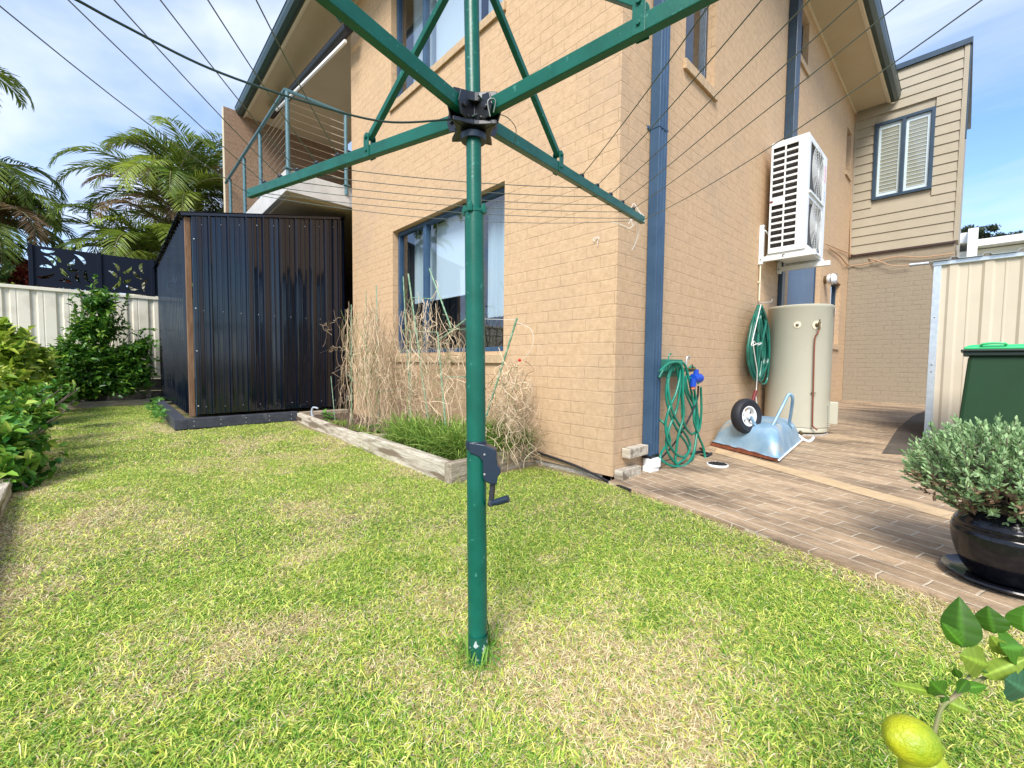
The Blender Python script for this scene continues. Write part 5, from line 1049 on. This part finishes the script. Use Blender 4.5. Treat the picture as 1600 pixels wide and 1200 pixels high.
# white building on the right horizon
NB = thing('white_building', (2, 24, 0), 'distant white flat roofed building above the cream shed roof', 'building')
yn = 22
za = at(1560, 372, 1, yn).z; xl = at(1500, 380, 1, yn).x; xc = at(1522, 380, 1, yn).x
MB().box((xl-3, yn+.3, 0), (9, 27, za-.25)).build('wall', Mt['nwall'], NB)
MB().box((xc, yn-.25, za-.22), (9.2, 27.1, za)).box((xl-3, yn, za+.0), (xc+.05, 26, za+.35)).build('roof_fascia', Mt['white'], NB)
c1, c2 = at(1513, 360, 1, yn-.1), at(1529, 360, 1, yn-.1)
MB().box((c1.x, yn-.35, 0), (c2.x, yn+.3, c1.z)).build('pillar', Mt['white'], NB)
for i in range(6):
    a = at(1536+i*27.5, 395, 1, yn+.28); b = at(1561+i*27.5, 395, 1, yn+.28)
    f = MB().box((a.x-.06, yn+.22, za-1.5), (b.x+.06, yn+.29, za-.52)).build('window', Mt['white'], NB); MB().box((a.x+.01, yn+.2, za-1.4), (b.x-.01, yn+.22, za-.6)).build('pane', Mt['nwin'], f)
for i, (px, py, w_, lab) in enumerate(((1512, 362, 1.5, 'small dark gum crown behind the pillar of the white building'), (1535, 366, 1.4, 'dark gum crown just right of the white pillar'), (1552, 372, 1.5, 'low dark gum crown above the middle of the white roof'), (1575, 369, 2.6, 'widest dark gum crown above the white roof'), (1600, 371, 2.0, 'dark gum crown at the right photo edge above the white roof'))):
    c = at(px, py, 1, 62+i); RS = np.random.RandomState(40+i); T = thing('gum_tree', (c.x, c.y, 0), lab, 'tree', 'gum trees on the right skyline')
    MB().tube([(c.x, c.y, 0), (c.x+.1, c.y, c.z*.6), (c.x, c.y, c.z)], [.3, .2, .08], 8).tube([(c.x, c.y, c.z*.7), (c.x+w_*.5, c.y, c.z-.1)], [.12, .04], 6).tube([(c.x, c.y, c.z*.7), (c.x-w_*.5, c.y, c.z-.3)], [.12, .04], 6).build('trunk', Mt['bark'], T)
    k = 900; lob = np.array([[RS.normal()*w_*.45, RS.normal()*.5, RS.normal()*.28-.1] for _ in range(8)]); ci = RS.choice(8, k); Cc = np.array(tuple(c))+lob[ci]+runit(k)*(RS.rand(k, 1)**.5)*np.array([w_*.30, .5, .32])
    leafset(Cc, runit(k), runit(k), .22, .13, mixcol((.015, .03, .015), (.05, .075, .035), RS.rand(k)), 'crown', Mt['tree'], T)

# ------------------------------------------------------------------ dead climbing vines and stakes
def strands(name, lab, poly_top, n, seed, ylo, yhi, tuft, wander=.05, droop=1.0, r=.0024, ca=(.28, .18, .10), cb=(.76, .60, .40)):
    """poly_top: list of (px, py_top, weight) describing how high the dry stems stand"""
    RSn = np.random.RandomState(seed); mb = MB(); tl = []; W_ = np.array([p[2] for p in poly_top], float); W_ /= W_.sum()
    for i in range(n):
        k = RSn.choice(len(poly_top), p=W_); px, py, _ = poly_top[k]; y = ylo+(yhi-ylo)*RSn.rand()
        top = at(px+RSn.normal()*9, py+abs(RSn.normal())*22, 1, y); bx_ = at(px+RSn.normal()*15, 690, 1, y).x; typ = RSn.rand()
        bot = Vector((bx_, min(max(y+RSn.normal()*.05, 1.84), 2.44), .06))
        if typ < .55: a, b = bot, top
        elif typ < .85: a, b = top, Vector((top.x+RSn.normal()*.12, y+RSn.normal()*.05, max(.08, top.z*(.2+.5*RSn.rand()))))
        else:
            z = .1+(top.z-.1)*RSn.rand(); a = Vector((bot.x, y, z)); b = Vector((bot.x+RSn.normal()*.30, y+RSn.normal()*.06, z+RSn.normal()*.10))
        m_ = 12; P = []; off = Vector((0, 0, 0))
        for j in range(m_+1):
            t = j/m_; off = off*.82+Vector((RSn.normal(), RSn.normal()*.6, RSn.normal()*.7))*wander*.55; p = a.lerp(b, t)+off; p.y = min(max(p.y, 1.78), YF-.012); p.z = max(p.z, .05); P.append(p)
        rr = r*(.55+.8*RSn.rand()); mb.tube(spline(P, 2), rr, 3, cap=False); c = mixcol(ca, cb, [RSn.rand()])[0]*(.8+.3*RSn.rand())
        if RSn.rand() < .06: c = np.array([.10, .17, .04])
        tl += [c]*((m_*2+1)*3)
        if RSn.rand() < tuft:
            q0 = P[m_//2]
            for _ in range(4):
                mb.tube([q0, q0+Vector(RSn.normal(size=3)*.025), q0+Vector(RSn.normal(size=3)*.05)], .0012, 3, cap=False); tl += [c]*9
    return tag(mb.build(name, Mt['vine'], tints=np.array(tl)), lab, 'dead vine', 'dry vines on stakes under the window')
strands('dead_vine', 'dense dry tan vine mass beside the black enclosure', [(545, 475, 1), (560, 485, 2), (580, 470, 3), (590, 480, 3), (605, 520, 2), (620, 560, 1.0), (570, 540, 2)], 260, 51, 1.95, 2.38, .6, wander=.065, r=.0021)
strands('dead_vine', 'sparse dry vine tangle climbing across the window bottom', [(628, 470, 2), (645, 462, 2), (660, 468, 2), (680, 475, 1.6), (700, 500, 1.2), (700, 470, .6), (640, 560, 1.5), (675, 580, 1.5), (715, 490, .8)], 130, 52, 2.0, 2.4, .8, wander=.085, r=.0021)
strands('dead_vine', 'dry vine heap leaning at the right end of the garden bed', [(782, 590, 1.5), (795, 560, 2.4), (808, 560, 2), (820, 590, 1.5), (770, 620, 1.6), (826, 620, .6)], 110, 53, 2.05, 2.42, .6, wander=.08, r=.0022)
G4 = 'green garden stakes in the dry vines'
stk = [((549, 668), (549, 476), 'leftmost green stake, touching the black enclosure edge', .006), ((572, 600), (572, 455), 'thin stake sticking up left of the dense dry vine', .004), ((593, 700), (588, 446), 'upright green stake through the dense dry vine', .006), ((640, 620), (630, 432), 'green stake crossing the left edge of the window', .006), ((667, 640), (638, 428), 'long tilted green stake over the left window pane', .008), ((640, 690), (641, 520), 'short stake between the dense vine and the window', .005), ((705, 512), (671, 420), 'green stake leaning right across the window middle', .007), ((694, 640), (684, 520), 'green stake standing below the window mullion', .008), ((683, 534), (733, 495), 'short stake slanting up to the right in front of the dark glass', .006), ((760, 650), (808, 497), 'green stake leaning right beside the hoist pole', .008), ((522, 640), (517, 588), 'tiny grey stake by the end of the sleeper edging', .004)]
for (b, t, lab, r) in stk:
    yy = 2.15 if b[0] != 522 else 2.0
    tp = at(*t, 1, yy); bt = at(*b, 1, yy)
    if b[1] > 600 and bt.z > .04: bt = bt+(bt-tp)*min(1.5, (bt.z-.03)/max((tp.z-bt.z), .05))
    s = MB().tube([bt.lerp(tp, k/6) for k in range(7)], r, 8)
    for k in range(5): s.lathe([(r*1.0, -.002), (r*1.35, 0), (r*1.0, .002)], bt.lerp(tp, (k+.5)/5), 8, axis=(tp-bt))
    tag(s.build('garden_stake', Mt['stake'], smooth=True), lab, 'garden stake', G4)
cb_ = MB()
for a, b in (((634, 517), (685, 519)), ((592, 613), (632, 607)), ((694, 590), (742, 587)), ((545, 552), (558, 556)), ((700, 515), (738, 514)), ((645, 465), (676, 467)), ((543, 585), (556, 600))): cb_.tube([at(*a, 1, 2.17), at(*b, 1, 2.2)], .0045, 6)
tag(cb_.build('stake_ties', Mt['stake'], smooth=True), 'short green cross pieces clipped between the upright garden stakes', 'stake clips')
tag(MB().tube(spline([at(742, 498, 1, 2.2), at(775, 499, 1, 2.2), at(808, 500, 1, 2.15)], 4), .0015, 4).tube(spline([at(806, 503, 1, 2.15), at(830, 515, 1, 2.2), at(832, 540, 1, 2.2), at(820, 560, 1, 2.2)], 5), .0013, 4).build('twine', Mt['string']), 'pale twine from the hoist pole side to the top of the leaning stake', 'twine')
rf_ = at(812, 563, 1, 2.2); tag(MB().lathe([(.001, -.012), (.011, -.006), (.013, .004), (.001, .012)], rf_, 10).build('red_flower', mat('petal', (.6, .01, .01), .5), smooth=True), 'single tiny red flower on the dry vine heap at the right', 'flower')

# ------------------------------------------------------------------ grass
def blades(x, y, z, L, Wd, lean, cols, name, m, loc=(0, 0, 0)):
    n = len(x); a = np.random.rand(n)*6.283; h = np.stack([np.cos(a), np.sin(a), 0*a], 1); s = np.stack([-np.sin(a), np.cos(a), 0*a], 1); tw = np.random.normal(0, .5, n)[:, None]
    s = s*np.cos(tw)+np.array([0, 0, 1.])*np.sin(tw)*.6
    C = np.stack([x, y, z], 1); L = L[:, None]; W2 = Wd[:, None]*.5; e0 = (1.35-lean)[:, None]; e1 = e0-.15-np.random.rand(n)[:, None]*.5; e2 = e1-.2-np.random.rand(n)[:, None]*.6
    up_ = np.array([0, 0, 1.]); p1 = C+(h*np.cos(e0)+up_*np.sin(e0))*L*.35; p2 = p1+(h*np.cos(e1)+up_*np.sin(e1))*L*.35; p3 = p2+(h*np.cos(e2)+up_*np.sin(e2))*L*.3
    for p in (p2, p3): p[:, 2] = np.maximum(p[:, 2], C[:, 2]+.002+np.random.rand(n)*.004)
    V = np.stack([C-s*W2*.7, C+s*W2*.7, p1-s*W2, p1+s*W2, p2-s*W2*.85, p2+s*W2*.85, p3], 1).reshape(-1, 3)
    F = np.array([[0, 1, 3], [0, 3, 2], [2, 3, 5], [2, 5, 4], [4, 5, 6]]); fs = (F[None]+(np.arange(n)*7)[:, None, None]).reshape(-1, 3)
    return fastmesh(V, fs, np.repeat(cols, 7, 0), name, m, loc=loc)
bare = [(at(465, 968, 2, 0), .085, .55), (at(1000, 1080, 2, 0), .22, .0), (at(345, 1010, 2, 0), .14, 0), (at(470, 880, 2, 0), .25, 0), (at(830, 1010, 2, 0), .22, 0), (at(610, 735, 2, 0), .3, 0)]
def lawnblades(n, x0, x1, y0, y1, dmin, dmax, Ls, Ws, seed):
    np.random.seed(seed); x = np.random.uniform(x0, x1, n); y = np.random.uniform(y0, y1, n); d = np.hypot(x, y)
    fwd = x*fw.x+y*fw.y; side = np.abs(x*rt.x+y*rt.y)
    ok = (d > dmin) & (d <= dmax) & (fwd > .55) & (side < fwd*1.35+.25)
    ok &= (y < 2.39-.212*(x+1.42)+np.random.normal(0, .018, n)+.03*(noise2(x, x*0, .11, 21)-.3)) | (x < XS)
    ok &= ~((x < -2.28) & (y > 1.665)) & ~((x < -6.05) & (y > .46)) & ~(x < -9.72)
    le = np.interp(x, [e[0] for e in ed], [e[1] for e in ed]); ok &= y > le+.035+np.abs(np.random.normal(0, .015, n))
    ok &= ~((x < XS+.03) & (x > -2.32) & (y > 2.44-.06*np.random.rand(n)))
    straw = noise2(x, y, .42, 11)*.45+noise2(x, y, .13, 12)*.30+noise2(x, y, 1.3, 13)*.38
    # worn, drier ground near edges
    straw += .22*np.exp(-((y-le)/.22)**2)*(x < -1.0)+.30*np.exp(-((y-(2.39-.212*(x+1.42)))/.07)**2)*(x > -1.75)+.3*np.exp(-(((x+1.9)/.45)**2+((y-2.42)/.2)**2))+.10*np.exp(-((x+.88)**2+(y-.62)**2)/.12)
    straw += .28*np.exp(-(((x+6.3)/.7)**2+((y-.45)/.10)**2))
    keep = np.ones(n)
    for c, r, kr in bare:
        g = np.exp(-((x-c.x)**2+(y-c.y)**2)/(r*r)); straw += .33*g; keep -= kr*g
    # mown-green band regions
    straw -= .16*np.exp(-((y-1.45)/.22)**2)*((x > -3.6) & (x < -1.2))
    straw -= .14*np.exp(-(((x+.25)/.35)**2+((y-1.35)/.45)**2))
    ok &= np.random.rand(n) < keep
    x, y, straw = x[ok], y[ok], straw[ok]; n = len(x); pr = np.clip((straw-.50)/.44, .13, .80); isst = np.random.rand(n) < pr
    g = mixcol((.045, .18, .015), (.50, .69, .11), np.clip(np.random.normal(.48, .32, n), 0, 1)); yel = np.random.rand(n) < .26+.35*pr; g[yel] = mixcol((.48, .55, .06), (.90, .88, .26), np.random.rand(yel.sum()))
    st = mixcol((.46, .32, .14), (.98, .88, .56), np.random.rand(n)); col = np.where(isst[:, None], st, g)
    L = Ls*(.55+.75*np.random.rand(n)); Wd = Ws*(.6+.6*np.random.rand(n)); L[isst] *= .95; Wd[isst] *= .72
    lean = np.random.uniform(.35, 1.3, n); lean[isst] += .1
    return x, y, hgt(x, y)-.010-.006*np.random.rand(n), L, Wd, lean, col
parts = [lawnblades(1000000, -2.6, 1.3, -.6, 2.6, .5, 2.0, .030, .0026, 1), lawnblades(720000, -5.2, 1.3, -.9, 2.6, 2.0, 4.2, .028, .0030, 2), lawnblades(300000, -9.8, -2.2, -.9, 2.3, 4.2, 12, .028, .005, 3)]
cat_ = [np.concatenate([p[i] for p in parts]) for i in range(7)]
tag(blades(*cat_, 'grass', Mt['grass']), 'mown patchy green and straw coloured lawn grass', 'grass', kind='stuff')
print('BLADES', len(cat_[0]))
# taller tufts: hoist foot, edges
np.random.seed(8)
def tufts(spots, n, s, Ls, Ws, name, lab, ca, cb, z=.0, up=False):
    X = []; Y = []
    for (x, y) in spots: X.append(np.random.normal(x, s, n)); Y.append(np.random.normal(y, s, n))
    x = np.concatenate(X); y = np.concatenate(Y); k = len(x)
    return tag(blades(x, y, np.full(k, z), Ls*(.5+.8*np.random.rand(k)), np.full(k, Ws), np.random.uniform(-.05 if up else .0, .6, k), mixcol(ca, cb, np.random.rand(k)), name, Mt['grass']), lab, 'grass', kind='stuff')
tufts([(-.85, .66), (-.92, .68), (-.84, .71), (-.9, .755)], 26, .016, .06, .004, 'grass_tuft', 'longer grass blades round the foot of the hoist pole', (.06, .20, .02), (.25, .42, .07))
sp = [(x, 1.66+rnd(-.01, .01)) for x in np.linspace(-3.8, -2.4, 22)]+[(x, 1.64) for x in np.linspace(-2.34, -2.2, 3)]
tufts(sp, 8, .014, .07, .0035, 'edge_grass', 'uncut grass along the sleeper edging', (.30, .36, .10), (.70, .62, .34), z=-.01, up=True)
sp = [(rnd(-3.6, -2.5), rnd(1.84, 2.25)) for _ in range(70)]+[(rnd(-2.8, -2.45), rnd(1.85, 2.4)) for _ in range(60)]
tufts(sp, 40, .04, .32, .008, 'bed_grass', 'lush green weeds grass filling the near end of the garden bed', (.07, .20, .02), (.40, .52, .12), z=.05)
sp = [(rnd(-5.3, -3.7), rnd(1.82, 2.0)) for _ in range(30)]
tufts(sp, 16, .04, .07, .005, 'bed_weeds', 'small yellow green weeds at the foot of the dense dry vine', (.10, .22, .02), (.36, .46, .08), z=.05)
sp = [(rnd(-2.75, -2.42), rnd(2.2, 2.42)) for _ in range(26)]
tufts(sp, 12, .03, .34, .005, 'spider_grass', 'tall arching green leaves among the dry vine heap at the right', (.10, .24, .04), (.34, .42, .12), z=.08, up=True)
RS = np.random.RandomState(77)
C = []; D = []
for cx, cy, n, s in ((-5.55, 2.0, 26, .10), (-9.2, .52, 60, .14), (-8.0, .42, 60, .3), (-7.0, .40, 50, .3), (-4.2, 2.0, 10, .05)):
    for _ in range(n): C.append((cx+RS.normal()*s, cy+RS.normal()*.035, .05+RS.rand()*.08)); D.append((RS.normal(), RS.normal(), .4))
leafset(C, D, np.tile([0, 0, 1.], (len(C), 1)), .07, .05, mixcol((.04, .16, .02), (.15, .34, .06), RS.rand(len(C))), 'ground_cover', Mt['leaf'])
tag(bpy.data.objects['ground_cover'], 'low broad leaved weeds beside the black enclosure base', 'weeds', kind='stuff')
